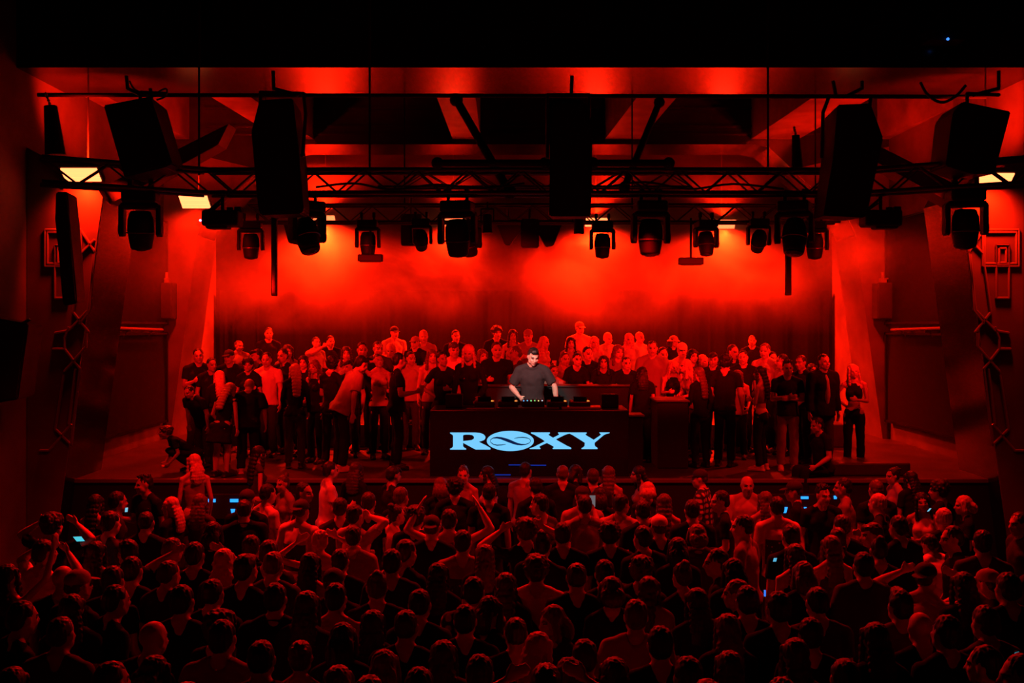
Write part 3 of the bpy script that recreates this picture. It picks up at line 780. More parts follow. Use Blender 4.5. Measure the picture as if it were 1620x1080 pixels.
# furniture behind and beside the booth
def furn(name, label, cat, x0, x1, d0, d1, z0, z1, m, top=None):
    b = BM(); box(b, ((x0+x1)/2, (d0+d1)/2, (z0+z1)/2), (x1-x0, d1-d0, z1-z0), bev=.015)
    o = obj(name, b, m); tag(o, label, cat)
    b = BM(); box(b, ((x0+x1)/2, (d0+d1)/2-.01, z1+.012), (x1-x0+.04, d1-d0+.04, .03), bev=.008); obj('top', b, top or m, o)
    return o
furn('back_counter', 'long black counter behind the dj where people lean', 'counter', at(752,0,16.6).x, at(1036,0,16.6).x, 16.5, 16.95, HST, 2.68, M_BLK, M_BLK)
furn('side_cabinet', 'dark waist-high cabinet beside the booth where a blonde woman rests her arms', 'cabinet', at(1040,0,15.4).x, at(1089,0,15.4).x, 15.4, 16.2, HST, 2.52, mat('cabinet_brown', (.035,.025,.022), .6), M_TRIM)
furn('side_stand', 'narrow black stand with a small red-lit top right beside the booth', 'stand', at(990,0,15.0).x+.02, at(1016,0,15.0).x, 14.9, 15.3, HST, 2.34, M_BLK, M_TRIM)
# ------------------------------------------------------------------ trusses and rigging
def truss(label, p0, p1, w=.29, lw=.012, cr=.028, n=None):
    p0, p1 = V(p0), V(p1); Lg = (p1-p0).length
    r = empty('lighting_truss', p0); tag(r, label, 'truss')
    q = (p1-p0).normalized(); side = V((-q.y, q.x, 0)).normalized(); up = V((0,0,1))
    cs = [side*(-w/2), side*(w/2), side*(-w/2)+up*w, side*(w/2)+up*w]
    for c in cs:
        b = BM(); tube(b, c, c+q*Lg, cr, None, 10); obj('chord', b, M_ALU, r, smooth=True)
    n = n or max(2, int(Lg/.32)); 
    for (i, j) in ((0,2),(1,3),(2,3)):
        b = BM()
        for k in range(n):
            a, c = (cs[i], cs[j]) if k%2 else (cs[j], cs[i])
            tube(b, a+q*Lg*k/n, c+q*Lg*(k+1)/n, lw, None, 6)
        obj('bracing', b, M_ALU, r)
    return r
ZT = 5.36
DFT = 12.57
xl, xr = at(330,0,DFT).x, 2*XC-at(330,0,DFT).x
truss('front box truss, long middle run across the hall', (xl, DFT, ZT), (xr, DFT, ZT))
truss('front box truss, angled run toward the left wall', (XC-5.78, 11.62, ZT), (xl-.02, DFT-.02, ZT))
truss('front box truss, angled run toward the right wall', (xr+.02, DFT-.02, ZT), (XC+5.9, 11.6, ZT))
DRT = 15.75
truss('rear box truss above the stage, lower and farther than the front one', (at(395,0,DRT).x, DRT, 5.33), (at(1325,0,DRT).x, DRT, 5.33), w=.27, lw=.009, cr=.022)
truss('short box truss hanging behind the front truss at its middle', (at(600,0,13.9).x, 13.85, 5.62), (at(1090,0,13.9).x, 13.85, 5.62), w=.2, lw=.008, cr=.018)
def pipe(name, label, cat, a, b_, r0, m=None, ends=True):
    b = BM(); tube(b, a, b_, r0, None, 12); o = obj(name, b, m or M_BLK, smooth=False); tag(o, label, cat)
    if ends:
        for e_ in (a, b_):
            b = BM(); ball(b, e_, r0*1.7); obj('clamp', b, M_BLK, o)
    return o
DP = 12.2
pipe('hanging_pipe', 'straight black pipe in front of the truss, left of the central speaker', 'pipe', at(692,258,DP), at(862,258,DP), .045)
pipe('hanging_pipe', 'straight black pipe in front of the truss, right of the central speaker', 'pipe', at(938,258,DP), at(1058,258,DP), .045)
pipe('ceiling_pipe', 'long thin pipe running under the front ceiling beam across the hall', 'pipe', at(60,150,13.9), at(1560,153,13.9), .03, ends=False)
pipe('support_pole', 'thick black diagonal pole left of the central speaker', 'pole', at(722,158,13.4), at(806,304,12.6), .055)
pipe('support_pole', 'black diagonal pole right of the central speaker', 'pole', at(1043,162,13.5), at(988,296,12.6), .045)
for (px, lab) in ((315,'left of the tall left speaker'),(585,'above the small downward light'),(1215,'left of the tilted moving light'),):
    a = at(px, 300, DFT); pipe('drop_rod', 'thin vertical rod holding the front truss, '+lab, 'rod', (a.x, DFT, 5.6), (a.x, DFT, ZC), .014, ends=False)
for (px, lab) in ((420,'left'),(640,'second'),(1000,'third'),(1290,'right')):
    a = at(px, 300, DRT); pipe('drop_rod', 'thin vertical rod holding the rear truss, %s one of four' % lab, 'rod', (a.x, DRT, 5.55), (a.x, DRT, ZC), .012, ends=False)
def hoist(label, px, y0, y1, y2, d, wpx, dx=0):
    a, m_, c = at(px-dx, y0, d), at(px, y1, d), at(px+dx, y2, d)
    r = empty('chain_hoist', a); tag(r, label, 'chain hoist')
    b = BM()
    n = 9
    for i in range(n):
        p = a.lerp(m_, i/n)-a; q = a.lerp(m_, (i+.8)/n)-a; tube(b, p, q, .02 if i%2 else .012, None, 6)
    obj('chain', b, M_STEEL, r)
    wd = wpx*d/F
    b = BM(); 
    rot = frame_z(c-m_)
    vs = bmesh.ops.create_cone(b, cap_ends=True, segments=12, radius1=wd*.38, radius2=wd*.6, depth=(c-m_).length, matrix=Matrix.Translation((m_+c)/2-a) @ rot.to_4x4())['verts']
    obj('motor_bag', b, M_BLK, r)
hoist('black chain hoist with long bag hanging at the far left, above the column speaker', 80, 146, 168, 246, 12.6, 26, 8)
hoist('slim black chain hoist hanging between the tilted moving light and the tall right speaker', 1259, 200, 214, 276, 12.6, 16, 3)
# ceiling chain hoist lines for the front speakers
# ------------------------------------------------------------------ hung speakers
def cabinet(label, poly, d, depth, bracket=None, strap=None, taper=.85, name='hanging_speaker'):
    """cabinet with the outline POLY (seen face, distance d), real depth going away from the face"""
    P = [at(x, y, d) for x, y in poly]; c = sum(P, V())/len(P)
    r = empty(name, c); tag(r, label, 'speaker')
    b = BM()
    vs = [b.verts.new(p-c) for p in P]; bk = [b.verts.new(V(((p-c).x*taper, depth, (p-c).z*.96))) for p in P]
    n = len(P); b.faces.new(vs); b.faces.new(bk[::-1])
    for i in range(n): b.faces.new((vs[i], bk[i], bk[(i+1)%n], vs[(i+1)%n]))
    bmesh.ops.bevel(b, geom=b.edges[:], offset=.015, segments=2, affect='EDGES')
    obj('cabinet', b, M_CAB, r)
    b = BM()
    vs = [b.verts.new(V(((p-c).x*.9, -.004, (p-c).z*.94))) for p in P]; f = b.faces.new(vs)
    rr = bmesh.ops.extrude_face_region(b, geom=[f]); bmesh.ops.translate(b, verts=[g for g in rr['geom'] if isinstance(g, bmesh.types.BMVert)], vec=(0,-.012,0))
    obj('grille', b, M_GRILL, r)
    for br in (bracket or []):
        b = BM(); pts = [at(x, y, d+.12)-c for x, y in br]
        for p, q in zip(pts, pts[1:]): tube(b, p, q, .022, None, 8); ball(b, q, .024, sub=1)
        obj('bracket', b, M_ALU, r)
    return r
DS = 11.7
cabinet('square-shouldered black speaker tilted on its hanger, beside the far left lamp', [(163,166),(238,152),(272,258),(262,264),(196,280)], DS, .6, [[(200,120),(202,140),(222,150),(222,170)],[(238,140),(240,160)],[(222,146),(262,148)]])
cabinet('tall black speaker left of centre with a chamfered upper edge', [(410,158),(463,155),(474,250),(480,332),(476,338),(412,340),(408,330),(397,208)], DS, .6, [[(412,170),(412,146),(480,148),(484,180),(479,245),(470,248)],[(432,112),(433,140),(470,150)]])
cabinet('tall black speaker hanging straight at the centre', [(878,160),(922,158),(938,200),(935,342),(869,342),(870,200)], DS, .6, [[(866,250),(866,150),(932,150),(932,185)],[(905,120),(904,150)]])
cabinet('tall black speaker right of centre, leaning inward', [(1326,165),(1378,163),(1398,218),(1372,340),(1368,344),(1303,341),(1318,250)], DS, .6, [[(1300,250),(1302,178),(1312,152),(1378,152),(1376,168)],[(1364,128),(1364,140),(1340,152)],[(1318,128),(1322,150)]])
cabinet('wide black speaker tilted at the far right of the hall', [(1508,178),(1524,160),(1600,176),(1574,275),(1540,275),(1497,262)], DS, .6, [[(1530,170),(1530,148),(1580,150)],[(1580,112),(1580,140),(1540,150)]])
cabinet('slim black column speaker hanging beside the left pillar', [(88,303),(106,303),(110,345),(122,480),(100,484),(93,400),(87,345)], 12.0, .3, [[(97,300),(97,282)]], name='column_speaker')
cabinet('dark box speaker cut by the left edge of the picture, on the side wall', [(-22,500),(45,512),(28,632),(-22,640)], 12.6, .5, [[(0,512),(30,514),(46,506)]], name='wall_speaker')
cabinet('small black box speaker hanging at the centre of the rear truss', [(824,346),(853,346),(853,391),(824,391)], 14.9, .3, [[(838,346),(838,332)]], taper=.9)
cabinet('angled box speaker in the haze, left of the small central box', [(784,350),(822,346),(826,362),(806,388),(798,386)], 16.6, .3, [[(804,350),(804,330)]], taper=.9)
cabinet('angled box speaker in the haze, right of the small central box', [(850,348),(892,348),(876,388),(864,390),(852,370)], 16.6, .3, [[(870,350),(870,330)]], taper=.9)
cabinet('pale hazy box speaker behind the small downward light', [(634,338),(667,338),(667,388),(634,388)], 18.5, .35, [[(650,338),(650,300)]], taper=.9)
cabinet('hazy slanted box speaker behind the tilted moving light', [(447,350),(470,350),(476,388),(456,384)], 17.5, .35, [[(460,350),(460,325)]], taper=.9)
for (px, s, lab) in ((262,-1,'small wall speaker on the left rear pillar'),(1398,1,'small wall speaker on the right rear pillar')):
    c = at(px, 476, 19.2); r = empty('wall_speaker', c); tag(r, lab, 'speaker')
    b = BM(); box(b, (0,0,0), (.35,.3,.7), bev=.02); obj('cabinet', b, M_CAB, r)
    b = BM(); box(b, (0,-.156,0), (.31,.012,.66), bev=.004); obj('grille', b, M_GRILL, r)
    b = BM(); box(b, (0,.05,.39), (.12,.1,.1)); tube(b, (0,0,.42), (s*.35,.15,.46), .02); tube(b, (0,.05,.36),(0,.05,.56), .03); obj('bracket', b, M_TRIM, r)

# ------------------------------------------------------------------ moving lights
def mover(label, px, py, d, k=1.0, tilt=0, yaw=0, head=1.0, zt=ZT):
    """px, py: middle of the fixture's base where it meets the truss"""
    p = at(px, py, d)
    r = empty('moving_light', p, R(yaw)); tag(r, label, 'stage light', 'moving lights')
    r.scale = (k,k,k)
    b = BM(); box(b, (0,0,-.07), (.36,.3,.13), bev=.025); obj('base', b, M_CAB, r)
    for s in (-1,1):
        b = BM(); tube(b, (s*.11,0,-.02), (s*.11,0,.1), .02, None, 8); box(b, (s*.11,0,.09), (.05,.08,.09), bev=.01); obj('clamp', b, M_BLK, r)
    b = BM(); box(b, (0,0,-.16), (.4,.2,.06), bev=.02)
    for s in (-1,1):
        box(b, (s*.195,0,-.32), (.055,.17,.34), bev=.022); tube(b, (s*.17,0,-.42), (s*.225,0,-.42), .075, None, 18)
    obj('yoke', b, M_CAB, r)
    h = empty('lamp_head', (0,0,-.42)); h.parent = r; h.rotation_euler = (R(tilt), 0, 0)
    bpy.data.objects.remove(h)
    M = Matrix.Translation((0,0,-.42)) @ Matrix.Rotation(R(tilt), 4, 'X') @ Matrix.Diagonal((head,head,head,1))
    b = BM()
    prof = [(-.21,.07),(-.2,.105),(-.12,.135),(0,.142),(.1,.13),(.17,.118),(.2,.112)]
    rr = []
    for z, rad in prof: rr.append([b.verts.new((rad*math.cos(t*PI/12), rad*1.08*math.sin(t*PI/12), -z)) for t in range(24)])
    for A, C in zip(rr, rr[1:]):
        for i in range(24): b.faces.new((A[i], A[(i+1)%24], C[(i+1)%24], C[i]))
    b.faces.new(rr[0]); b.faces.new(rr[-1])
    hd = obj('lamp_head', b, M_CAB, r, smooth=True, mtx=M)
    b = BM(); tube(b, (0,0,-.19), (0,0,-.215), .108, .1, 24); obj('lens_ring', b, M_BLKG, hd)
    b = BM(); ball(b, (0,0,-.2), (.085,.085,.035)); obj('lens', b, M_LENS, hd, smooth=True)
    b = BM()
    for i in range(10):
        a0, a1 = R(200+14*i), R(214+14*i)
        tube(b, (.15*math.cos(a0), .15*math.sin(a0), -.03), (.15*math.cos(a1), .15*math.sin(a1), -.03), .009, None, 6)
    obj('handle', b, M_STEEL, hd)
    return r
mover('large moving light on the far left truss, between the tilted speaker and the rear pillar', 223, 303, 12.2, 1.12, 6, 8)
mover('large moving light tilted sideways next to the tall left speaker', 486, 318, DFT, 1.05, -26, 40)
mover('large moving light left of centre on the front truss', 724, 318, DFT, 1.1, 12, -10)
mover('large moving light right of centre on the front truss', 1029, 318, DFT, 1.08, 4, 4)
mover('large moving light tilted toward the right, left of the tall right speaker', 1257, 318, DFT, 1.08, -20, -25)
mover('large moving light at the far right under the wide speaker', 1527, 300, 12.1, 1.12, 4, -8)
mover('small moving light in red haze left of the tall left speaker', 397, 350, 15.6, .92, 5, 6)
mover('small moving light over the left hanging bar', 582, 348, 15.6, .88, 3, 0)
mover('small moving light with a short head, right of the left hanging bar', 666, 346, 15.6, .8, 50, 0)
mover('small moving light partly hidden behind the large one left of centre', 742, 348, 15.6, .9, 22, -30)
mover('small moving light just right of the central speaker', 953, 350, 15.6, .9, 4, 0)
mover('small moving light left of the right hanging bar pole', 1117, 348, 15.6, .88, -8, 10)
mover('small moving light with a short head, right of the white lamp strip', 1200, 346, 15.6, .84, 45, 0)
mover('small moving light partly hidden behind the large tilted right one', 1289, 350, 15.6, .92, 8, -10)
def par(label, px, py, d):
    p = at(px, py, d); r = empty('par_light', p); tag(r, label, 'stage light')
    b = BM(); tube(b, (0,0,-.18), (0,.0,.06), .075, .065, 20); ball(b, (0,0,.06), (.065,.065,.03)); obj('can', b, M_CAB, r)
    b = BM(); tube(b, (-.09,0,-.02), (-.09,0,.16), .01); tube(b, (.09,0,-.02), (.09,0,.16), .01); tube(b, (-.09,0,.16), (.09,0,.16), .012); tube(b, (0,0,.16), (0,0,.26), .014); obj('yoke', b, M_BLK, r)
    b = BM(); tube(b, (0,0,-.185), (0,0,-.18), .065, .065, 20); obj('lens', b, M_LENS, r)
par('short can light under the diagonal pole left of the central speaker', 771, 348, 14.3)
par('short can light just right under the central speaker', 916, 350, 14.3)
def effect(label, px, py, d, s):
    p = at(px, py, d); r = empty('strobe_light', p); tag(r, label, 'stage light')
    b = BM(); box(b, (0,0,0), (.46,.28,.2), bev=.03); box(b, (s*.05,0,-.1), (.28,.2,.06), bev=.02); obj('housing', b, M_CAB, r)
    b = BM(); tube(b, (0,0,.08), (0,0,.34), .022); box(b, (0,0,.32), (.1,.1,.08), bev=.01); obj('clamp', b, M_BLK, r)
    b = BM()
    for i in range(5):
        x0 = -.26+.02*i; tube(b, (x0,.02*i,.02*i), (x0+.09+.02*i,.0,.12+.02*i), .008, None, 6); tube(b, (x0+.09+.02*i,0,.12+.02*i), (-.02,0,.25), .008, None, 6)
    obj('cable', b, M_BLK, r)
    b = BM(); tube(b, (.1,-.02,.1), (.1,-.02,.14), .04); box(b, (.2,0,.12), (.09,.08,.06), bev=.01); obj('focus_knob', b, M_BLK, r)
    if s < 0:
        b = BM(); ball(b, (-.25,-.1,-.03), .014); obj('status_light', b, LED((.15,.3,1), 6), r)
    return r
effect('black boxy strobe with a tiny blue light, left of the tall left speaker', 352, 346, 12.6, -1)
effect('black boxy strobe with cables, right of the tall right speaker', 1393, 346, 12.4, 1)
for (px, y0, yb, lab) in ((586,370,408,'black hanging bar below a small moving light, left'),(1093,350,413,'black hanging bar on a thin pole, right of centre')):
    c = at(px, yb, 15.3); r = empty('hanging_bar', c); tag(r, lab, 'stage light')
    b = BM(); box(b, (0,0,0), (.38,.12,.11), bev=.015); obj('housing', b, M_CAB, r)
    b = BM(); tube(b, (0,0,.03), (0,0,at(px,y0,15.3).z-c.z+.05), .018); obj('pole', b, M_BLK, r)
    b = BM(); box(b, (0,-.02,-.06), (.32,.06,.015)); obj('lens', b, M_LENS, r)
for (px, y0, y1, lab) in ((434,352,468,'left'),(1247,384,467,'right')):
    a, c = at(px,y0-20,15.3), at(px,y1,15.3); b = BM(); box(b, ((a.x+c.x)/2, 15.3, (a.z+c.z)/2), (.085,.08,a.z-c.z), bev=.012)
    o = obj('light_tube', b, M_CAB); tag(o, 'unlit black vertical light tube hanging from the rear truss on the %s' % lab, 'stage light')
    b = BM(); box(b, ((a.x+c.x)/2, 15.255, (a.z+c.z)/2), (.05,.012,(a.z-c.z)*.94)); obj('diffuser', b, M_LENS, o)
# small fixture with blue status light on the dark front beam
c = at(1490,60,13.6); r = empty('ceiling_projector', c); tag(r, 'tiny blue status light on a black box at the dark upper right beam', 'projector')
b = BM(); box(b, (0,0,0), (.5,.35,.16), bev=.02); obj('housing', b, M_BLK, r)
b = BM(); ball(b, (0,-.19,-.07), .02); obj('status_light', b, LED((.05,.25,1), 1.5), r)
# cables draped under the first beam
def cable(label, pts, d, rad=.014):
    b = BM(); P = [at(x, y, d) for x, y in pts]
    Q = []
    for i in range(len(P)-1):
        p0, p1, p2, p3 = P[max(0,i-1)], P[i], P[i+1], P[min(len(P)-1,i+2)]
        for k in range(5):
            t = k/5; Q.append(.5*((2*p1)+(p2-p0)*t+(2*p0-5*p1+4*p2-p3)*t*t+(3*p1-p0-3*p2+p3)*t**3))
    Q.append(P[-1])
    for a, c in zip(Q, Q[1:]): tube(b, a, c, rad, None, 7)
    o = obj('cable', b, M_BLK, smooth=False); tag(o, label, 'cable')
cable('black cable drooping under the beam left of the wide right speaker', [(1456,130),(1468,150),(1490,162),(1512,152),(1528,135)], 13.4, .02)
cable('thin cable looping beside the tilted left speaker', [(205,128),(214,142),(238,150),(262,140),(262,152),(248,158)], 13.0, .012)
cable('cable sagging along the left end of the front truss', [(80,256),(140,262),(200,258),(270,268),(330,272),(400,268)], 12.1, .014)
cable('cable sagging along the front truss left of the central speaker', [(500,296),(560,290),(620,300),(690,292),(760,298),(830,290)], 12.3, .014)
cable('cable sagging along the front truss right of the central speaker', [(960,296),(1020,288),(1090,299),(1160,291),(1240,299)], 12.3, .014)

# ------------------------------------------------------------------ lamps
M_LAMP = mat('lamp_panel', (.5,.2,.1), .5, emit=(1.0,.2,.06), estr=4.0)
RED = (1.0, .0075, .0006)
RED2 = (1.0, .003, .002)
LIGHTS = []
def wash(label, px, py, d, w_=.5, h_=.24, tilt=38, yaw=0, power=300, vis=True):
    c = at(px, py, d); r = empty('wash_light', c, R(yaw)); r.rotation_euler = (-R(tilt), 0, R(yaw)); tag(r, label, 'lamp')
    b = BM(); box(b, (0,0,.06), (w_+.06,h_+.05,.09), bev=.012); obj('housing', b, M_CAB, r)
    b = BM(); tube(b, (0,0,.1), (0,.05,.3), .02); tube(b, (-w_/2,0,.06), (0,0,.22), .012); tube(b, (w_/2,0,.06), (0,0,.22), .012); rt = r.rotation_euler.to_matrix().inverted() @ V((0,0,ZC-c.z-.2)); tube(b, (0,.05,.3), V((0,.05,.3))+rt, .012); obj('bracket', b, M_BLK, r)
    for k in (-1,0,1):
        b = BM(); box(b, (0,k*h_/3,.008), (w_,h_/3-.012,.02), bev=.004); obj('lamp_strip', b, M_LAMP, r)
    if vis:
        spot(c+V((0,-.05,-.14)), c+V((0,.55,-2.2)), power*4.6, 164, .4, col=RED); spot(c+V((0,.0,.2)), c+V((0,.4,2)), power*1.6, 140, .9, col=RED)
    else:
        spot(c+V((0,-.02,-.12)), c+V((0,2.2,-2.2)), power, 125, .8, col=RED); spot(c+V((0,.02,.2)), c+V((0,1.7,1.7)), power*4, 96, .9, col=RED)
def spot(loc, tgt, power, size, blend=.6, col=RED2, rad=.12):
    l = bpy.data.lights.new('spot', 'SPOT'); l.energy = power; l.color = col; l.spot_size = R(size); l.spot_blend = blend; l.shadow_soft_size = rad
    o = bpy.data.objects.new('stage_spot', l); COL.objects.link(o); o.location = loc
    o.rotation_euler = (V(tgt)-V(loc)).to_track_quat('-Z', 'Y').to_euler(); return o
wash('glowing lamp panel by the far left pillar', 128, 277, 13.8, .5, .24, 42, 0, 420, False)
wash('glowing lamp panel behind cables, left of the boxy strobe', 308, 320, 17.6, .5, .3, 40, 0, 210)
wash('glowing lamp panel just right of the tall left speaker', 512, 348, 21.9, .5, .26, 40, 0, 1500)
wash('glowing lamp panel behind the large moving light left of centre', 716, 352, 21.9, .5, .26, 40, 0, 520)
wash('glowing lamp panel right of the central speaker', 944, 352, 21.9, .5, .26, 40, 0, 1150)
wash('glowing lamp panel between two small moving lights, right of centre', 1145, 355, 21.9, .5, .26, 40, 0, 1000)
wash('glowing lamp panel behind the tall right speaker', 1345, 330, 17.6, .5, .3, 40, 0, 180)
wash('glowing lamp panel by the far right pillar', 1572, 285, 13.7, .5, .24, 42, 0, 420, False)
# the front truss fixtures wash the people on stage; the DJ gets one white spot
for (px, tx, pw) in ((223,-4.6,1150),(486,-2.2,1150),(770,.2,1000),(1029,2.6,1300),(1257,3.0,1150),(1527,5.2,1000)):
    p = at(px, 350, 12.4); spot((p.x, 12.2, 4.45), (tx, 18.0, 3.35), pw*.8, 48, .8)
pd = at(845, 590, 15.3)
spot((-.2, 12.1, 4.9), (pd.x-.05, 15.4, 2.98), 620, 17, .7, (1.0,.86,.76), .05)
# dim red from above over the dance floor
for (x, y) in ((-3.9, 12.0), (-1.4, 12.2), (1.6, 12.2), (4.4, 12.0)):
    spot((x, y, 4.9), (x, y-.3, 0), 430, 120, .9)
for (x, y) in ((-3.4, 12.2), (.4, 12.3), (4.0, 12.2)):
    spot((x, y, 4.95), (x*1.0, 8.2, 0.9), 760, 92, .9)

# haze over the stage
b = BM(); box(b, (XC, 19.05, 4.55), (2*W-.3, 7.1, 5.2))
hz = obj('stage_haze', b, None) if False else None
me = bpy.data.meshes.new('stage_haze'); b.to_mesh(me); b.free()
m = bpy.data.materials.new('haze'); m.use_nodes = True; nt = m.node_tree; nt.nodes.clear()
out = nt.nodes.new('ShaderNodeOutputMaterial'); vs_ = nt.nodes.new('ShaderNodeVolumeScatter'); vs_.inputs['Anisotropy'].default_value = .25
vs_.inputs['Color'].default_value = (.95,.9,.9,1)
tc = nt.nodes.new('ShaderNodeTexCoord'); n1 = nt.nodes.new('ShaderNodeTexNoise'); n1.inputs['Scale'].default_value = .45; n1.inputs['Detail'].default_value = 5; n1.inputs['Roughness'].default_value = .6; n1.inputs['Distortion'].default_value = .6
nt.links.new(tc.outputs['Object'], n1.inputs['Vector'])
def nd(t, **k):
    n = nt.nodes.new(t)
    for q, v in k.items():
        if q == 'op': n.operation = v
    return n
def mth(op, a, b):
    n = nd('ShaderNodeMath', op=op)
    for i, v in enumerate((a, b)):
        if isinstance(v, (int, float)): n.inputs[i].default_value = v
        else: nt.links.new(v, n.inputs[i])
    return n.outputs[0]
def mrange(v, a, b, c, d_, smooth=False):
    n = nd('ShaderNodeMapRange')
    if smooth: n.interpolation_type = 'SMOOTHSTEP'
    for q, x in (('From Min', a), ('From Max', b), ('To Min', c), ('To Max', d_)): n.inputs[q].default_value = x
    nt.links.new(v, n.inputs['Value']); return n.outputs['Result']
cloud = mrange(n1.outputs['Fac'], .43, .6, 0.0, 1.0, True)
tot = None
for (px, py, d, r_, k_) in ((490,385,21.6,1.5,1.0),(705,375,21.6,1.1,.8),(945,378,21.6,1.1,.7),(1150,378,21.6,.8,.2),(455,390,21.2,3.2,.42),(690,370,21.2,2.3,.36),(950,380,21.2,2.5,.36),(1150,385,21.2,2.5,.3),(1285,420,20.5,2.2,.16),(330,400,18.5,2.0,.16),(420,490,21.0,1.6,.12),(1010,500,21.5,1.5,.10),(1345,400,18.5,1.8,.12)):
    c = at(px, py, d); v = nd('ShaderNodeVectorMath', op='DISTANCE'); nt.links.new(tc.outputs['Object'], v.inputs[0]); v.inputs[1].default_value = c
    g_ = mrange(v.outputs['Value'], .0, r_, k_, 0.0, True); tot = g_ if tot is None else mth('ADD', tot, g_)
sp = nd('ShaderNodeSeparateXYZ'); nt.links.new(tc.outputs['Object'], sp.inputs[0])
zr = mrange(sp.outputs['Z'], 3.5, 4.7, .04, 1.0)
dens = mth('MULTIPLY', mth('ADD', mth('MULTIPLY', tot, mth('ADD', mth('MULTIPLY', cloud, 1.1), .12)), mth('MULTIPLY', cloud, .02)), zr)
dens = mth('ADD', dens, .0015)
nt.links.new(dens, vs_.inputs['Density']); nt.links.new(vs_.outputs['Volume'], out.inputs['Volume'])
me.materials.append(m); hz = link_mesh('stage_haze', me); tag(hz, 'red-lit smoke drifting over the rear of the stage', 'haze', kind='stuff')
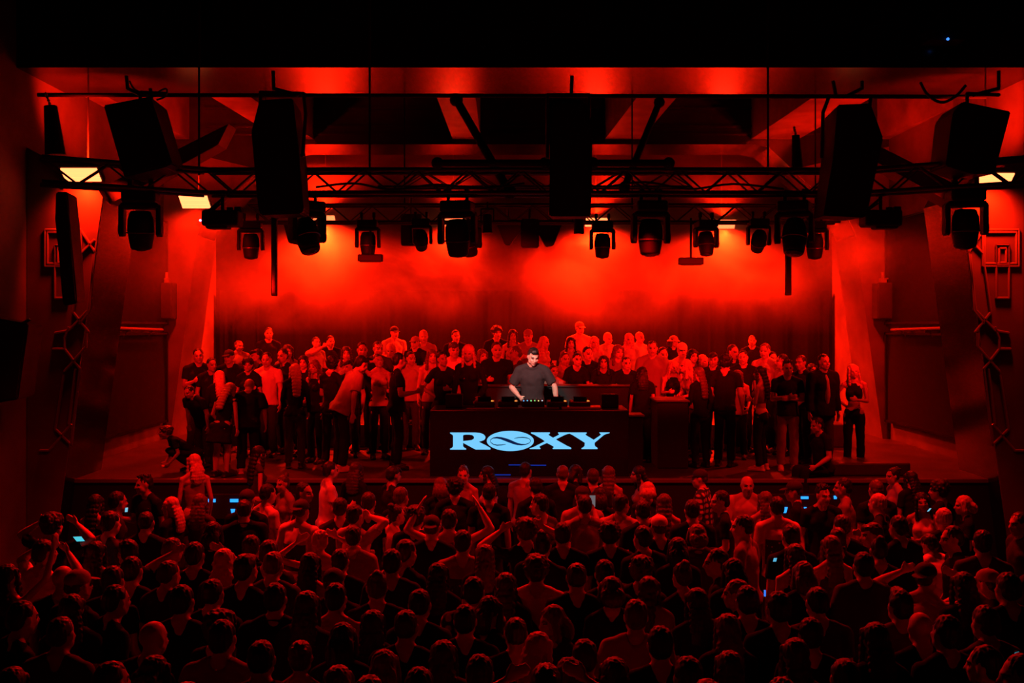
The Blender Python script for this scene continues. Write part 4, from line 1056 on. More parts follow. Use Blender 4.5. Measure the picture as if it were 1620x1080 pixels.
# ------------------------------------------------------------------ the dance-floor crowd
# x, y: where the photo shows the crown; look: sex pose hair hair-colour top top-colour turn(deg, 0 = facing the stage, + = to the left); label; [stature]
CROWD = [
(228,751,'m talk spiky k tee k 160','man in glasses looking down, face lit, at far left below the side screen'),
(187,777,'m easy short k tee c -60','dark-haired man turned right, just below the man with the lit face, far left'),
(152,782,'f easy longer k tank k -25','woman with long black hair and a bare lit shoulder standing against the left side wall'),
(83,812,'m hands curly k tee k -20','person with curly dark hair holding hands to the head by the far left wall'),
(179,808,'m easy short k tee d -40','dark-haired man in grey top behind the woman with the bare lit shoulder, left side'),
(229,808,'m front crop k tee k 0','short-cropped head with a thin lit rim, beside the profile of a blonde woman, left side'),
(270,786,'f easy long b tee k 60','blonde long-haired woman in profile at left, below the woman raised on the step'),
(274,849,'m easy crop n tee k -50','crop-haired man turned right, lower left of the two dark bobbed women'),
(70,853,'m hands short k tee w -35','man in a bright white tee, arms bent up, at the far left'),
(101,893,'m stand bald k tee k 0','shaved bright-topped head right beside the bright white tee at far left'),
(129,901,'m stand cap m tee k -30','head in a pale cap next to the shaved bright-topped head at far left'),
(152,856,'f stand long k tank k 0','long dark-haired woman in black below the cyan phone screen at left'),
(203,853,'m front fringe k tee k 40','dark-haired man with one lit ear, right of the cyan phone screen'),
(175,895,'m easy short k tee k -20','dark head with a faint lit cheek two rows below the cyan phone screen'),
(267,885,'m front crop n tee c -25','close-cropped man with a glowing rim and dark tee, right of three dim heads, left'),
(307,718,'f easy wavy b tank m 15','blonde wavy-haired woman with bare arms standing high on the step at the left stage front','step'),
(316,781,'f stand long r long d 0','straight chestnut-haired woman seen from behind right below the woman on the step'),
(391,774,'m stand cap d tee k 0','man in a dark cap at the left stage front between cyan bars'),
(386,789,'m stand crop k jacket k 10','broad man in a black jacket with a lit neck, below the left cyan bars'),
(425,765,'m hold short k tee w -50','man in white sleeves with a black-panelled back, by the left cyan bars'),
(447,752,'f easy bun n tee m 120','person with face turned left just above the man with the black back panel'),
(410,705,'f easy longer k dress d -60','woman with very long dark hair standing high on the step near the stage edge','step'),
(481,763,'m talk short k tee k -80','dark-haired man in profile facing right, beside a man in a bright white tee'),
(477,790,'m hold backcap d over q -25','big man in a cap and white oversized tee with a dark print on the back'),
(527,730,'m hold short k tee w -70','man in a bright white tee in profile, by the stage front left of the booth'),
(560,731,'f easy long n tee k -30','long brown-haired woman at the stage front just right of the bright white tee man'),
(538,787,'m front short k tee c 0','dark head between the printed white tee and an arm bent overhead'),
(337,825,'f stand bob k tee k 0','woman with a dark bob and a lit rim, left of the broad black jacket'),
(398,846,'m stand short k tee k 5','short dark-haired man directly below the broad black jacket'),
(425,854,'m front short n tee k -10','dark head leaning close behind the printed white oversized tee'),
(351,868,'f stand wavy b tee c 5','woman with wavy pale hair glowing from above, in the left middle of the crowd'),
(394,876,'m stand fringe k tee k -20','man with a lit ear right of the wavy pale-haired woman'),
(435,871,'m front crop r tee d 0','short-cropped man with a thin red rim all round, under the printed white oversized tee'),
(312,857,'m hands short k tee k 0','dark-haired person with both hands raised to the head, lower left'),
(511,838,'f hands updo b tank m 20','light-haired woman with raised hands, right of the printed white oversized tee'),
(553,831,'m front short k tee m 10','man with a dark round head in front of the arm bent overhead'),
(494,874,'f stand long k tank k 0','woman with long black hair below the printed white oversized tee'),
(529,868,'m stand short k tee k 0','short dark head below the light-haired woman with raised hands'),
(335,914,'m stand crop k tee k -5','close-cropped man in a black tee with a glowing rim, lower left'),
(562,798,'m over short k tee l -30','man in a light tee with one arm bent right over his head'),
(627,799,'f hands bun k tank m -60','woman with both hands in her hair, left of the clapping person'),
(583,778,'m stand short n tee k 0','dark head behind the arm bent overhead, near the stage front'),
(623,737,'m easy fringe k tee k -70','man in black tee, sharp profile facing right, stage front left of the sign'),
(635,770,'m hold short r tee k -40','reddish short-haired man holding up a drink, left of the booth front'),
(658,801,'m stand curly k tee k -15','thick dark curly-haired man left of the person clapping overhead'),
(697,755,'f front bob r tee k 0','woman with a rounded rim-lit bob at the stage front below the letter R'),
(710,805,'m clap short k tank m 0','person clapping with both arms arched over the head'),
(683,815,'m stand backcap d tee k 0','man in a black tee and backward cap beside the person clapping overhead'),
(720,756,'m front curly k tee k 0','curly dark head at the stage front behind the clapping hands'),
(737,738,'f easy updo n tank m 165','woman with hair up facing the camera at the stage front below the emblem'),
(766,737,'f easy long k tee w 60','long-haired woman in a white top facing left at the stage front'),
(774,764,'m stand short k tee k 0','broad man in a black tee with a big plain back, below the emblem'),
(832,731,'m hold short k tee m -30','man in a mid-toned tee at the stage front centre, facing right'),
(733,838,'m stand short k tee t 0','broad-shouldered man in a tan tee with a large dark print, centre of the crowd'),
(620,868,'m stand short k tee c 0','short dark-haired man with a slim lit neck, left of the broad tan tee'),
(644,853,'m front short n tee k -30','dark-haired man right behind the one with the slim lit neck'),
(766,861,'f stand long r tee k 0','chestnut long-haired woman right beside the broad tan tee'),
(831,820,'m hands curly n tee k 20','curly-haired person with fists raised near the face, centre of the crowd'),
(751,912,'m stand short k shirt p 0','man in a plaid shirt below the broad tan tee'),
(801,906,'f stand longer n tee k 0','woman with long centre-parted hair right of the plaid shirt'),
(891,735,'m stand crop r tee k -5','man in a black tee with a rim-lit round head below the letter X'),
(911,735,'f easy bob k tee k -80','woman in profile facing right, close beside the rim-lit man below the letter X'),
(938,741,'m front short n tee c 0','short brown-haired man at the stage front below the letter Y'),
(964,737,'f stand longer r tank k 0','tall woman with long dark red hair from behind, below the end of the sign'),
(1008,737,'f easy long k tank m 75','woman with a lit profile facing left at the stage front right of the booth'),
(847,755,'m front short k tee k 10','dark head behind the man in the mid-toned tee, centre stage front'),
(853,781,'m easy short k tee d 40','man turned left with a lit cheek, centre, second row from the stage'),
(921,769,'m stand backcap d tee l 0','man in a backward cap and light tee, below the letter Y'),
(925,783,'m phone short k tee m 0','man holding a phone up in front of his light tee, right of centre'),
(948,771,'f front bob k tee k 0','dark bobbed head just right of the backward cap below the letter Y'),
(984,781,'m talk short k tee l -20','man in a light tee turned slightly right, below the right end of the booth'),
(1025,762,'f front hood b tee c -10','small blonde head glowing on top, near the stage front right of the booth'),
(1051,781,'f stand longer r tank m 0','large woman with very long chestnut hair and bare shoulders, right of the booth'),
(1017,791,'m front short k tee k 0','dark-haired man between a light tee and the very long chestnut hair'),
(1045,815,'m stand cap w tee k 0','man in a pale cap in front of the very long chestnut hair'),
(858,842,'m easy bun k tee k -30','head with a strong lit ear rim, centre of the crowd'),
(890,826,'m stand short k tee k 0','dark short-haired man in a black tee left of the raised phone'),
(967,826,'m stand curly k tee k 0','curly dark-haired man in a black tee, centre right of the crowd'),
(1017,831,'m stand short k tee k 20','short-haired man with a lit left ear, below the very long chestnut hair'),
(1101,829,'f stand hood r jacket d 0','rounded rim-lit long head with a lit shoulder, right half, mid crowd'),
(1107,742,'m easy cap d shirt p 60','man in a visor cap and patterned shirt facing left at the right stage front'),
(848,879,'m stand curly n tee w 0','person with curly hair in a white tee with a black strap across the back'),
(921,889,'m stand crop n tee k 0','broad man in a plain black tee right of the white tee with a strap'),
(954,885,'m front short k tee k 0','round dark head with thin rim, just right of the broad plain black tee'),
(1019,881,'m front curly n tee k -30','wavy-haired man with a lit cheek, above the big grey-white tee'),
(1074,890,'f front bun n tee k 20','dark rounded head with a lit earlobe, right of the wavy-haired man'),
(1182,752,'m hold bald k over l 170','bald bearded man in a light tee facing the camera at the right stage front'),
(1139,776,'m easy short k tee k 80','man in black with a lit profile facing left beside the bald man'),
(1211,777,'f stand long r tank k 0','chestnut long-haired woman from behind, right of the bald man'),
(1229,785,'m stand short k tee q -5','short-haired man in a white tee with a dark panel, right of the bald man'),
(1256,761,'m easy cap d tee k 60','man in a dark cap facing left by the cyan bars on the right'),
(1302,767,'m easy spiky k tee k 170','bearded dark-haired man in a black tee facing the camera, right side'),
(1334,756,'m hold short k tee m 70','man in a mid-toned tee facing left with a drink, right of the cyan bars'),
(1174,814,'m easy short k tee m 55','tall man in a mid-grey tee turned left, right half of the crowd'),
(1252,829,'m stand short k tee k 10','dark-haired man in front of the white tee with a dark panel'),
(1330,814,'m front short n tee k 0','short brown head below the man in the mid-toned tee, right side'),
(1330,834,'f front braids n tee k 0','person with small braids, below the short brown head on the right'),
(1319,847,'f stand longer r tank d 0','woman with very long straight light-brown hair from behind, right half'),
(1156,883,'f stand bob k tee k 0','dark bob with thin left rim in front of the tall mid-grey tee'),
(1138,868,'m easy short k tee k 60','dark-haired man facing left, left of the tall mid-grey tee'),
(1271,888,'f front bob r tee k 0','woman with rounded rim-lit hair below the dark-haired man on the right'),
(1258,860,'f stand long n tank k 0','long brown-haired woman left of the very long straight light-brown hair'),
(1373,827,'m easy fringe n tee k 60','man with lit forehead facing left, right side of the crowd'),
(1366,873,'m stand short k over d 5','tall man in a dark grey oversized tee, right side, below the lit forehead'),
(1385,758,'m stand crop r tee k 10','round brown cropped head at the right stage front'),
(1389,779,'m talk crop g tee k 70','grey-haired man with bright face turned left, right side'),
(1413,740,'f easy updo k tee l 80','woman in a light top facing left near the right side wall'),
(1439,745,'f easy long k tee k 10','long black-haired woman seen from behind near the right side wall'),
(1457,779,'f hip long k crop w 150','smiling woman in a white off-shoulder top facing the camera, right side'),
(1485,760,'m easy curly k tee k 40','curly dark-haired man in black against the right wall'),
(1524,784,'f easy hood b tee k 70','person with pale hair in dark clothes against the right wall'),
(1491,802,'m stand crop g tee k 0','bright-topped shaved head, right of the smiling woman'),
(1553,838,'m stand short k tee d -10','man with a sloping lit shoulder near the right wall'),
(1612,809,'m easy crop k jacket c 80','man in profile facing left at the far right edge'),
(1507,832,'m easy short k tee k 70','large man in black with a lit profile facing left, at the right'),
(1468,845,'m bend short k over w 10','person bent forward in a bright white tee, at the right'),
(1388,851,'f front bun k tee k 0','dark hair bun beside the tall dark grey tee on the right'),
(1468,890,'m hands backcap d tank w -40','man in a backward cap and white tank with hands up, right side'),
(1559,900,'m talk cap m tee c 70','man in glasses and cap in profile facing left, far right'),
(1557,957,'m front short n tee d 10','dark head with a dim rim below the man in glasses at far right'),
(1424,933,'m stand quiff k over g 0','large man in a grey tee nearest the camera on the right'),
(1457,966,'m front bald n tee k 0','rounded shaved head behind the shoulder of the large grey tee'),
(1495,973,'m phone short k tee k 10','dark-haired person with raised hand right of the large grey tee'),
(1560,1021,'m easy short k tee k 30','dark-haired man at the lower right corner with a lit finger'),
(1337,1040,'m stand crop k tee k 0','dim cropped head at the bottom edge left of the large grey tee'),
(1609,1035,'m easy short k tee c 60','face just inside the lower right corner of the picture'),
(1162,915,'m easy crop r tee k 50','bright-foreheaded man turned left in front of the black-tee man, right half'),
(1183,926,'m stand short k tee k 0','man in a black tee with two lit neck sides, right half, lower crowd'),
(1293,927,'m stand crop k tee d 0','round-headed man in a dim tee with one lit shoulder, lower right'),
(1282,977,'m front short k tee k 0','dark head in front of the round-headed man with one lit shoulder'),
(1261,1010,'f stand longer n tank d 0','woman with long pointed hair curtain at the lower right'),
(1152,971,'f stand wavy r tee k 0','woman with big wavy dark hair, lower right of centre'),
(1154,1030,'f stand wavy n jacket k 0','wavy-haired woman at the bottom edge, below the big wavy dark hair'),
(1120,1072,'m stand crop n tee k 0','small dim head cut by the bottom edge, right of the big white tee'),
(1235,1071,'m stand short n tee k 0','dim head cut by the bottom edge, below the long pointed hair'),
(825,975,'m stand crop n tee k 0','cropped head with rim, left of the small woman facing back, centre bottom'),
(873,958,'f talk bob r tee c 150','small woman with a round face turned toward the camera, bottom centre'),
(854,1000,'f easy long b tank k -65','blonde woman in profile facing right at the bottom centre'),
(965,912,'f front hood n tee k 0','rounded dark hair with thin rim above and left of the big white tee'),
(1025,912,'f stand longer n jacket m -20','person in a mid-toned jacket just behind the big white tee'),
(1006,948,'m stand short r over l 0','big man in a pale tee with rim-lit shoulders, bottom centre right'),
(932,1011,'m front short n tee k 0','dark rounded head left of the big pale tee'),
(902,1040,'m front short k tee k 0','darker head overlapping the rounded one, bottom centre'),
(962,1040,'f front wavy k tee k 0','dark wavy head right in front of the big pale tee'),
(873,1049,'f hands updo r tank k 0','curly-topped head cut by the bottom edge below the blonde profile'),
(1088,1038,'m front short k tee k 0','dark head by the right elbow of the big pale tee'),
(664,930,'m front crop k tee k 0','rim-lit cropped head left of the plaid shirt'),
(640,963,'m stand crop n tee k 0','round head with a dim rim and lit ear, lower left of the plaid shirt'),
(736,956,'m stand short k tee k 0','black head right in front of the plaid shirt'),
(701,1013,'f stand wavy n jacket c 0','dim sloping hair and shoulder, bottom, below the round head'),
(608,1028,'f stand bob r tee k 0','small reddish bob near the bottom, left of centre'),
(588,1066,'m stand crop n tee k 0','crown cut by the bottom edge, left of centre'),
(775,943,'f front bob k tee k -40','dark bobbed head beside the plaid shoulder'),
(352,967,'m easy curly k tee k -50','man with curly hair and lit ear behind the broad pale shoulders, lower left'),
(350,980,'m stand short k over m 0','broad-shouldered man in a mid-toned tee, lower left'),
(442,922,'m stand short k jacket k 0','man in a black jacket with a straight lit neckline, lower left of centre'),
(529,922,'m stand short k tank m 0','man in a tank top with bare lit shoulders, left of centre'),
(530,899,'m front cap d tee k 0','flat dark cap behind the man in the tank top'),
(414,1011,'m stand crop k tee d 0','round dark head in front at the lower left, beside the broad mid-toned tee'),
(475,1013,'f stand updo n tank k 0','woman with pinned-up curly hair, lower left of centre'),
(535,1053,'f stand hood r tee k 0','smooth reddish crown at the bottom edge below the tank top'),
(486,935,'f easy long n jacket c -20','tall dim person with one lit cheek between the black jacket and the tank top'),
(37,950,'m easy short k tee k -50','dark-haired man turned right at the lower left edge'),
(96,974,'m stand crop n tee d -10','man with a long bright neck rim, lower left corner'),
(176,925,'m easy short k tee k -60','man with a bright cheek rim facing right, lower left'),
(243,980,'m easy bald n tee k -50','shaved head with bright cheek facing right, lower left'),
(177,1044,'m easy crop n tee k -60','cropped head in profile at the lower left bottom'),
(246,1037,'f front hood k tee k -20','smooth dark head with a bright rim, beside the cropped profile at the bottom left'),
(20,1055,'f front long k tee k 0','dim long-haired head at the bottom left corner'),
(10,893,'f up long k tank k -20','woman with a bare arm bent up at the left edge'),
(297,1079,'m stand short r tee k 0','crown just showing at the bottom edge, left'),
(210,880,'m stand short k tee k 0','dark head between the lit ear man and the close-cropped glowing rim, left'),
(120,940,'f stand long k tee k 10','dark long-haired woman behind the man with a bright neck rim'),
(590,905,'m stand bun n tee k 10','dark head with a hair knot, left of the man with a slim lit neck'),
(693,890,'f stand long k tee k 0','long black hair in shade at the left shoulder of the broad tan tee'),
(1110,930,'f front long k tee k 0','dark long-haired head left of the bright-foreheaded man'),
(1226,935,'m stand short k tee k 0','dark head in the gap between the black tee and the round-headed man'),
(1420,815,'m front short k tee k 20','dark man beside the grey-haired bright face, right side'),
(1530,905,'f stand long k tee k 0','dark long-haired person behind the man in glasses at far right'),
(1590,905,'m stand short k tee k 10','dark man at the far right edge behind the man in glasses'),
(1095,790,'m stand short k tee k 0','dark-haired man in black below the patterned shirt'),
(1070,850,'f front bob k tee k 0','dark bob right of the pale cap, mid crowd'),
(290,925,'m stand short k tee k 0','dark head left of the close-cropped man in a black tee, lower left'),
(590,965,'f stand long k tee k 0','long dark-haired head left of the round head with a lit ear'),
(1385,985,'f stand long k tee k 10','dark long-haired person left of the large grey tee'),
(1045,990,'m stand short k tee k 0','dark head behind the right shoulder of the big pale tee'),
(545,985,'f front bob k tee k 0','dark bob in front of the man in the tank top'),
(660,1055,'m stand short k tee k 0','dark crown near the bottom edge between two dim heads'),
(760,1035,'m stand short k tee k 0','dark crown near the bottom edge below the plaid shirt'),
]
def parse(look):
    t = look.split(); return dict(sex=t[0], pose=t[1], hair=t[2], hc=t[3], top=t[4], tc=t[5], rz=float(t[6]))
rnd = random.Random(11)
GROUP_F = 'people on the dance floor'
P_ = []
for row in CROWD:
    x, y, look, lab = row[:4]; k = parse(look); step = len(row) > 4
    h0 = (1.77 if k['sex'] == 'm' else 1.68); base = .34 if step else 0.0
    if k['pose'] == 'bend': h0 = 1.5
    d = (HC-h0-base)*F/(y-YH)
    P_.append(dict(x=x, y=y, d=d, base=base, k=k, lab=lab, h0=h0, h=h0))
def clampd(p):
    lo, hi = (1.52, 1.95) if p['k']['pose'] != 'bend' else (1.4, 1.6)
    h = HC-p['base']-(p['y']-YH)*p['d']/F
    h = max(lo, min(hi, h)); p['h'] = h
    p['d'] = (HC-p['base']-h)*F/(p['y']-YH)
    if p['base']: p['d'] = max(12.95+.1, min(14.1, p['d'])); p['h'] = HC-p['base']-(p['y']-YH)*p['d']/F
    elif p['d'] > 14.05: p['d'] = 14.05; p['h'] = HC-(p['y']-YH)*p['d']/F
for it in range(260):
    for i in range(len(P_)):
        a = P_[i]
        for j in range(i+1, len(P_)):
            b_ = P_[j]
            if abs(a['d']-b_['d']) > .5: continue
            ax, bx = (a['x']-810)*a['d']/F, (b_['x']-810)*b_['d']/F
            dx = ax-bx; dy = a['d']-b_['d']
            e_ = (dx/.46)**2+(dy/.33)**2
            if e_ < 1:
                s_ = .03*(1 if dy > 0 or (dy == 0 and i > j) else -1)*(1-e_+.15)
                if a['y'] < b_['y']-4: s_ = abs(s_)
                elif b_['y'] < a['y']-4: s_ = -abs(s_)
                a['d'] += s_; b_['d'] -= s_
                m_ = .006*(1 if dx > 0 else -1)*(1-e_); 
                if abs(a['x']-CROWD[i][0]) < 9: a['x'] += m_*F/a['d']
                if abs(b_['x']-CROWD[j][0]) < 9: b_['x'] -= m_*F/b_['d']
    for p in P_: clampd(p)
for p in P_:
    k = p['k']; h = at(p['x'], p['y'], p['d'])
    rz = k.pop('rz')+rnd.uniform(-6,6)
    o = person(h, p['lab'], rz=rz, base=p['base'], vox=.014, skin=rnd.choice([0,0,1]), lc=rnd.choice('kkjcd'), group=GROUP_F, legs='bare' if k['top'] == 'dress' else 'trousers', **k)
    p['o'] = o
# things people carry
def strap(root_label):
    for p in P_:
        if root_label in p['lab']: return p
p = strap('white tee with a black strap')
b = BM()
pts = [(-.17,-.03,1.45),(-.11,-.12,1.36),(-.03,-.15,1.25),(.06,-.145,1.13),(.14,-.12,1.02),(.19,-.02,.95)]
for a, c in zip(pts, pts[1:]): tube(b, [q for q in a], c, .022, None, 8)
o = obj('shoulder_strap', b, CL['k'], p['o'])
def phone(label, c, rz=0, tilt=10, w_=.075, h_=.15, col=(.1,.5,1.0), s=1.2):
    r = empty('phone', c, R(rz)); r.rotation_euler = (R(tilt), 0, R(rz)); tag(r, label, 'phone')
    b = BM(); box(b, (0,.005,0), (w_,.009,h_), bev=.003); obj('case', b, M_BLK, r)
    b = BM(); box(b, (0,-.0015,0), (w_*.9,.003,h_*.93)); obj('screen', b, LED(col, s), r)
def near_hand(txt, side=0):
    for p in P_:
        if txt in p['lab']:
            me, sk, zs = get_body(p['k']['pose'], p['k']['sex'], .014); W_, f = sk['arms'][side][2], sk['arms'][side][3]
            bpy.context.view_layer.update(); return p['o'].matrix_world @ (W_+f*.1)
phone('phone with a cyan screen held up at the far left of the crowd', at(125,852,10.0), 10, 62, .085, .17, (.08,.65,.8), .9)
phone('phone held up in front of the light tee, right of centre', near_hand('holding a phone up')+V((0,-.035,.03)), 0, 10, col=(.5,.5,.55), s=.25)
phone('small phone glint at the far left, near the two dark-haired men', at(200,806,10.3), 30, 30, .03, .06, (.2,.6,.8), .9)
phone('small lit phone low beside the tall mid-grey tee', at(1226,885,8.55), 0, 40, .03, .05, (.1,.5,.8), .9)
phone('tiny upright blue phone light between black tees, right half', at(1210,938,7.3), 0, 0, .016, .05, (.03,.2,.9), 1.0)
phone('small phone glint by the smiling woman on the right', at(1470,806,10.2), 30, 40, .03, .05, (.2,.6,.8), .9)
phone('small teal phone glow at the lower right corner', at(1606,1044,6.2), 30, 10, .045, .12, (.01,.12,.16), 1.0)
# ------------------------------------------------------------------ people on the stage
# x, y crown; d distance; look; label; base (0 = stage floor, 1 = rear riser)
SB, RB = HST, HST+.42
STAGE = [
(313,551,17.2,'m talk short k tee k 230','man in black with a lit profile facing right at the far left of the stage'),
(297,610,15.3,'m bend crop k tee k 150','man in a black tee bending down with arms hanging, at the left stage edge'),
(262,674,14.9,'f crouch curly r tee k 120','crouching reddish curly-haired woman below the bending man at far left'),
(347,587,15.6,'f slouch longer b long k 20','blonde long-haired woman in black beside the bald man at left on stage'),
(366,606,14.8,'f slouch longer b dress k -20','second blonde long-haired woman in a black dress, lower and closer, left of the bald man'),
(362,553,17.4,'m talk cap d tee k 200','man in a dark cap in the second row at the left of the stage'),
(378,538,18.6,'m easy crop r tee m 210','short-haired red-lit man above the dark cap, left of the stage'),
(392,566,16.6,'f easy curly k tee k 170','dark curly head right above the bald man on stage'),
(395,599,14.95,'m slouch bald n over k 8','large bald man in a black tee seen from behind, left of the stage'),
(425,518,20.2,'m stand short n tee k 200','hazy man standing highest in the back row at the left'),
(406,552,18.2,'m talk fringe k tee d 150','dark-haired man leaning in behind the white tee, left'),
(422,557,17.0,'m hold short k tee w 170','man in a white tee holding a drink, left of the stage'),
(447,551,17.3,'m easy short k tee k 140','man in black just right of the white tee, left of the stage'),
(467,575,15.5,'f easy longer b long k 5','woman with very long bright blonde hair from behind, left half of the stage'),
(480,562,16.8,'f easy long k tee k 160','dark-haired woman behind the very long bright blonde hair'),
(497,569,16.0,'f hold wavy r tank k 150','wavy-haired woman right of the very long bright blonde hair'),
(500,533,18.6,'m wave short n tee l 235','man in a light tee reaching a bare arm up to the right over the crowd'),
(527,564,15.6,'f hip curly k tee k -20','curly dark-haired woman in black with her elbow out, left half of the stage'),
(523,531,19.6,'m easy short k tee k 190','dark man behind the reaching arm in the back row'),
(551,570,16.7,'m talk fringe k tee k 180','man in glasses with a lit face behind the long light shirt, left half'),
(575,563,15.3,'m bend fringe k shirt l -60','man in a long light open shirt leaning away, left half of the stage'),
(573,541,18.9,'m easy short k tee k 180','shadowed man in the back row above the long light shirt'),
(598,560,16.6,'f over updo n tank l 200','woman in a light top with an arm raised to her head, left of the booth'),
(624,516,20.3,'m hold cap d tee l 200','man in a cap and light shirt standing high in the back row, left of centre'),
(632,558,15.35,'m hold short k tee k -75','dark-haired man in a black tee holding a cup, in profile, left of the booth'),
(618,543,18.0,'m easy short b tee l 160','light-haired man below the high back-row cap, left of centre'),
(657,532,16.8,'m cross cap m tee k 160','man in a pale cap and dark tee with folded arms, left of the booth'),
(670,522,17.9,'m easy short b tee m 170','light-haired man just right above the pale cap, left of the booth'),
(698,556,15.9,'f hip bun k tee k 200','woman in dark clothes with her hair up, left end of the booth'),
(718,541,17.2,'m easy fringe n tee w 180','man in a light tee behind the booth end, left'),
(721,522,19.6,'m easy short k tee k 180','dim back-row man above the booth\'s left end'),
(741,545,15.75,'f point long b long k 172','blonde woman in a long-sleeved black top reaching down to the booth'),
(786,541,17.25,'m hold short n tee k 182','man in a black tee looking down at his hands, behind the dj\'s shoulder'),
(786,516,19.6,'m easy curly n tee k 180','hazy back-row man over the one looking at his hands'),
(811,521,19.0,'f easy long n tank m 170','hazy long-haired woman in the back row left of the cap over the dj'),
(835,521,18.4,'m talk cap m tee m 200','man in a pale cap above and behind the dj'),
(815,547,17.4,'m talk short r tee d 140','lit face right behind the dj\'s head'),
(763,552,18.2,'f easy long r tee d 190','dim red-haired woman between the blonde and the man looking at his hands'),
(861,532,17.3,'f hold wavy b tank l 230','curly blonde woman in a pale top lifting a drink, right behind the dj'),
(876,577,17.2,'f easy bun n crop m 180','small lit face low behind the dj\'s outstretched arm'),
(903,533,18.2,'f easy long k tee m 165','long-haired woman in the second row behind the back counter'),
(917,509,20.2,'m easy cap m tee l 180','man in a light tee standing highest in the back row, right of the dj'),
(913,558,17.35,'f ledge bun k tee k 195','dark-haired woman in a v-neck leaning on the back counter'),
(940,532,18.6,'f easy long b tank l 170','long-haired woman lit bright, above the counter right of the dj'),
(962,526,19.4,'m easy short b tee l 190','short-haired back-row man lit bright, right of the dj'),
(955,562,17.35,'f ledge long k tee k 175','long dark-haired woman leaning on the back counter, second from the dj'),
(995,527,18.2,'f hold longer b tee l 178','large blonde woman in a pale top, brightest in the back rows'),
(1012,524,19.2,'m easy bald n tee w 200','man in a white tee close behind the large blonde woman'),
(991,564,17.35,'m ledge crop k tee k 190','bearded man in a dark tee leaning his forearms on the counter end'),
(1032,538,17.5,'m hold crop n over m 165','man in a loose tee holding a cup, right of the large blonde woman'),
(1016,580,16.2,'f stand long k tee k 0','woman with dark hair seen from behind by the counter end'),
(1066,531,19.0,'f easy bucket m tee k 190','person in a pale bucket hat in the back row, right half'),
(1079,542,18.0,'m easy cap w tank l 160','person in a white cap and pale top, right half of the stage'),
(1065,570,17.3,'f hold long b tank k 180','small blonde woman behind the side cabinet'),
(1085,568,16.75,'f ledge long b tank m 110','blonde woman stretching both arms onto the side cabinet'),
(1105,581,15.6,'f easy longer r long k 20','woman with long reddish hair in black, from behind, right of the side cabinet'),
(1128,557,17.0,'m easy fringe k tee k 150','dark-haired man facing front behind the long reddish hair'),
(1112,561,18.0,'f easy wavy b tee l 200','pale-haired woman deeper behind the long reddish hair'),
(1148,561,15.7,'m easy curly k tee k -30','dark curly-haired man in black, back turned, right half of the stage'),
(1167,585,16.5,'f easy long r tank m 160','woman with a lit side between the curly man and the bare-backed woman'),
(1175,554,17.4,'m talk short k tee k 190','dark-haired man looking left in the second row, right half'),
(1190,530,19.9,'m stand crop k tee k 170','man standing high in the back row at the right with his chin up'),
(1210,543,18.6,'m easy short r tee l 130','light-topped man in profile below the high back-row man, right'),
(1203,579,15.2,'f cross longer k crop m 55','long black-haired woman in a backless pale top, arms crossed, right half of the stage'),
(1237,560,17.0,'m talk short k tee l 120','man with a lit profile facing left, behind the man with folded arms'),
(1246,570,15.2,'m cross spiky k tee k 175','bearded man in a black tee and pale sneakers with folded arms'),
(1267,561,16.0,'m easy crop n tee k 110','crop-haired man in profile between the folded arms and the open jacket'),
(1303,559,15.1,'m stand crop k jacket k 195','man in an open dark jacket over a pale tee, right side of the stage'),
(1348,576,15.3,'f hip long b crop k 165','blonde woman in a black crop top, hand on hip, at the far right'),
(1222,556,18.6,'m easy short k tee k 170','dim man deep in the back row between the folded arms and the bare back'),
(1160,545,19.4,'m easy short n tee k 190','dim back-row man above the dark curly-haired man'),
(1096,552,18.8,'f easy long k tee d 180','dim long-haired woman in the back row right of the bucket hat'),
(1049,549,18.8,'m easy short n tee l 170','pale hazy man between the loose tee and the bucket hat'),
(930,548,17.9,'m easy short k tee k 180','shadowed man between two women leaning on the counter'),
(978,545,18.6,'f easy long r tee m 180','red-lit woman between the leaning women and the large blonde woman'),
(894,557,18.6,'m easy short n tee m 180','hazy man above the small lit face by the dj'),
(598,539,19.6,'m easy crop n tee d 190','dim back-row man left of the high cap'),
(548,548,19.0,'f easy long n tee m 170','dim woman in the back row between the reaching arm and the long shirt'),
(650,556,18.4,'m easy short k tee l 190','pale-shirted man in the gap beside the cup-holder, left of the booth'),
(683,552,18.4,'f easy long r tank l 180','pale-topped woman left of the woman with her hair up'),
(455,545,19.6,'f easy long n tee m 190','hazy woman in the back row above the man in black, left'),
(335,566,18.6,'m easy short k tee k 200','dim man deep behind the far left pair on the stage'),
(1285,575,18.0,'f easy long k tee k 170','dark woman half hidden left of the open jacket'),
]
PLACED = [((845-810)*15.8/F, 15.8)]
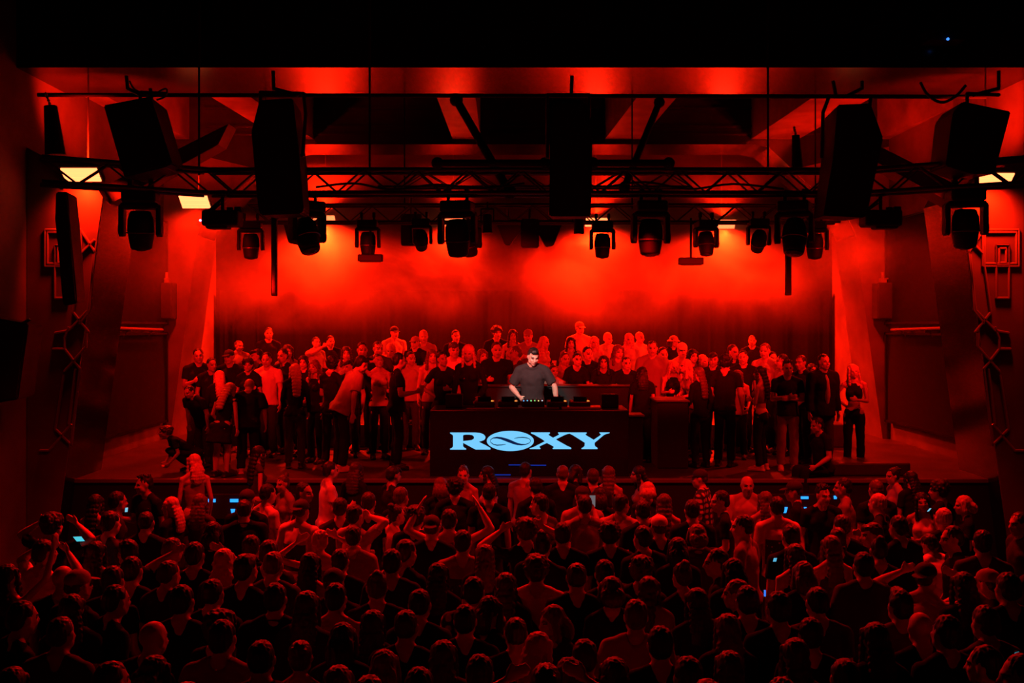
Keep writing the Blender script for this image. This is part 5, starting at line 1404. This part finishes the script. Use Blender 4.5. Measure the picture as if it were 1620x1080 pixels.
for row in STAGE:
    x, y, d, look, lab = row; k = parse(look)
    base = RB if d > 18.05 else SB
    lo, hi = {'crouch': (.6,1.15), 'bend': (1.2,1.75), 'ledge': (1.3,1.8)}.get(k['pose'], (1.5,1.97))
    if base == RB and at(x, y, d).z-RB < lo: base = SB; d = 16.9+((d*7.3+x*.013)%1.0)
    if base == SB and at(x, y, d).z-SB > hi: base = RB; d = max(d, 18.2)
    for q in PLACED:      # keep bodies apart
        for _ in range(12):
            X = (x-810)*d/F
            if (X-q[0])**2+((d-q[1])*1.15)**2 < .36**2: d += .05 if d >= q[1] else -.05
            else: break
    if 16.35 < d < 17.2 and 752 < x < 1036: d = 17.25 if d > 16.7 else 16.25
    PLACED.append(((x-810)*d/F, d))
    h = at(x, y, d)
    rz = k.pop('rz')
    sh = 1 if x in (1246,1303,741) else rnd.choice([0,0,1])
    o = person(h, lab, rz=rz, base=base, vox=.012, skin=rnd.choice([0,0,1]), lc='m' if x in (1246,) else rnd.choice('kkjc'), shoes=sh, group='people on the stage', legs='bare' if k['top'] == 'dress' else 'trousers', **k)
    if x == 1303:    # pale tee under the open jacket
        b = BM(); ball(b, (0,.065,1.2), (.062,.112,.27), sub=3); t = fuse(b, .012, 2, .5, .006); t.materials.append(CL['l'])
        q = link_mesh('inner_shirt', t, o)
    if x in (632, 422, 1032, 861):
        me, sk, zs = get_body(k['pose'], k['sex'], .012); bpy.context.view_layer.update()
        c = o.matrix_world @ (sk['arms'][0][2]+sk['arms'][0][3]*.085+V((0,.02,.02)))
        cup = empty('drinking_cup', c-V((0,0,.05))); tag(cup, {632:'clear cup with a bright glint held left of the booth',422:'cup held by the man in a white tee, left of the stage',1032:'cup held by the man in the loose tee, right half',861:'cup lifted by the curly blonde woman behind the dj'}[x], 'cup')
        b = BM(); tube(b, (0,0,0), (0,0,.12), .03, .042, 16, caps=False); tube(b, (0,0,0), (0,0,.004), .03, .03, 16); obj('cup_wall', b, mat('cup_plastic', (.7,.7,.7), .25), cup)
        b = BM(); tube(b, (0,0,.004), (0,0,.08), .029, .036, 14); obj('drink', b, mat('drink', (.4,.2,.08), .2), cup)
# figure on the front edge, arm hanging down
o = person((at(1292,690,14.62).x, 14.62, HST+.86), 'person in black sitting on the right stage edge with a bare arm hanging down', rz=110, sex='m', pose='sit', hair='short', hc='k', top='tee', tc='k', base=HST, vox=.012, shoes=0, group='people on the stage')
o.location.z = HST+.0
# the DJ
dj = person(at(845,551,15.5), 'dj in a dark short-sleeved shirt leaning over the booth, lit white', rz=176, sex='m', pose='dj', hair='quiff', hc='k', top='shirt', tc='c', base=SB, vox=.0085, shoes=0)
# ------------------------------------------------------------------ camera, world, view
w = bpy.data.worlds.new('world'); scene.world = w; w.use_nodes = True
bg = w.node_tree.nodes['Background']; bg.inputs[0].default_value = (1,.12,.16,1); bg.inputs[1].default_value = .0025
c = bpy.data.cameras.new('camera'); c.sensor_width = 36; c.lens = F*36/1620; c.shift_y = -(540-YH)/1620
c.clip_end = 200
cam = bpy.data.objects.new('camera', c); COL.objects.link(cam); cam.location = (0, 0, HC); cam.rotation_euler = (R(90), 0, 0)
scene.camera = cam
vs = scene.view_settings; vs.view_transform = 'Standard'; vs.look = 'None'; vs.exposure = 0; vs.gamma = 1; vs.use_curve_mapping = False
cy = scene.cycles
cy.max_bounces = 5; cy.diffuse_bounces = 3; cy.glossy_bounces = 2; cy.volume_bounces = 0; cy.volume_step_rate = .5; cy.volume_max_steps = 32; cy.adaptive_threshold = .025
cy.use_denoising = True; cy.use_adaptive_sampling = True; cy.caustics_reflective = False; cy.caustics_refractive = False
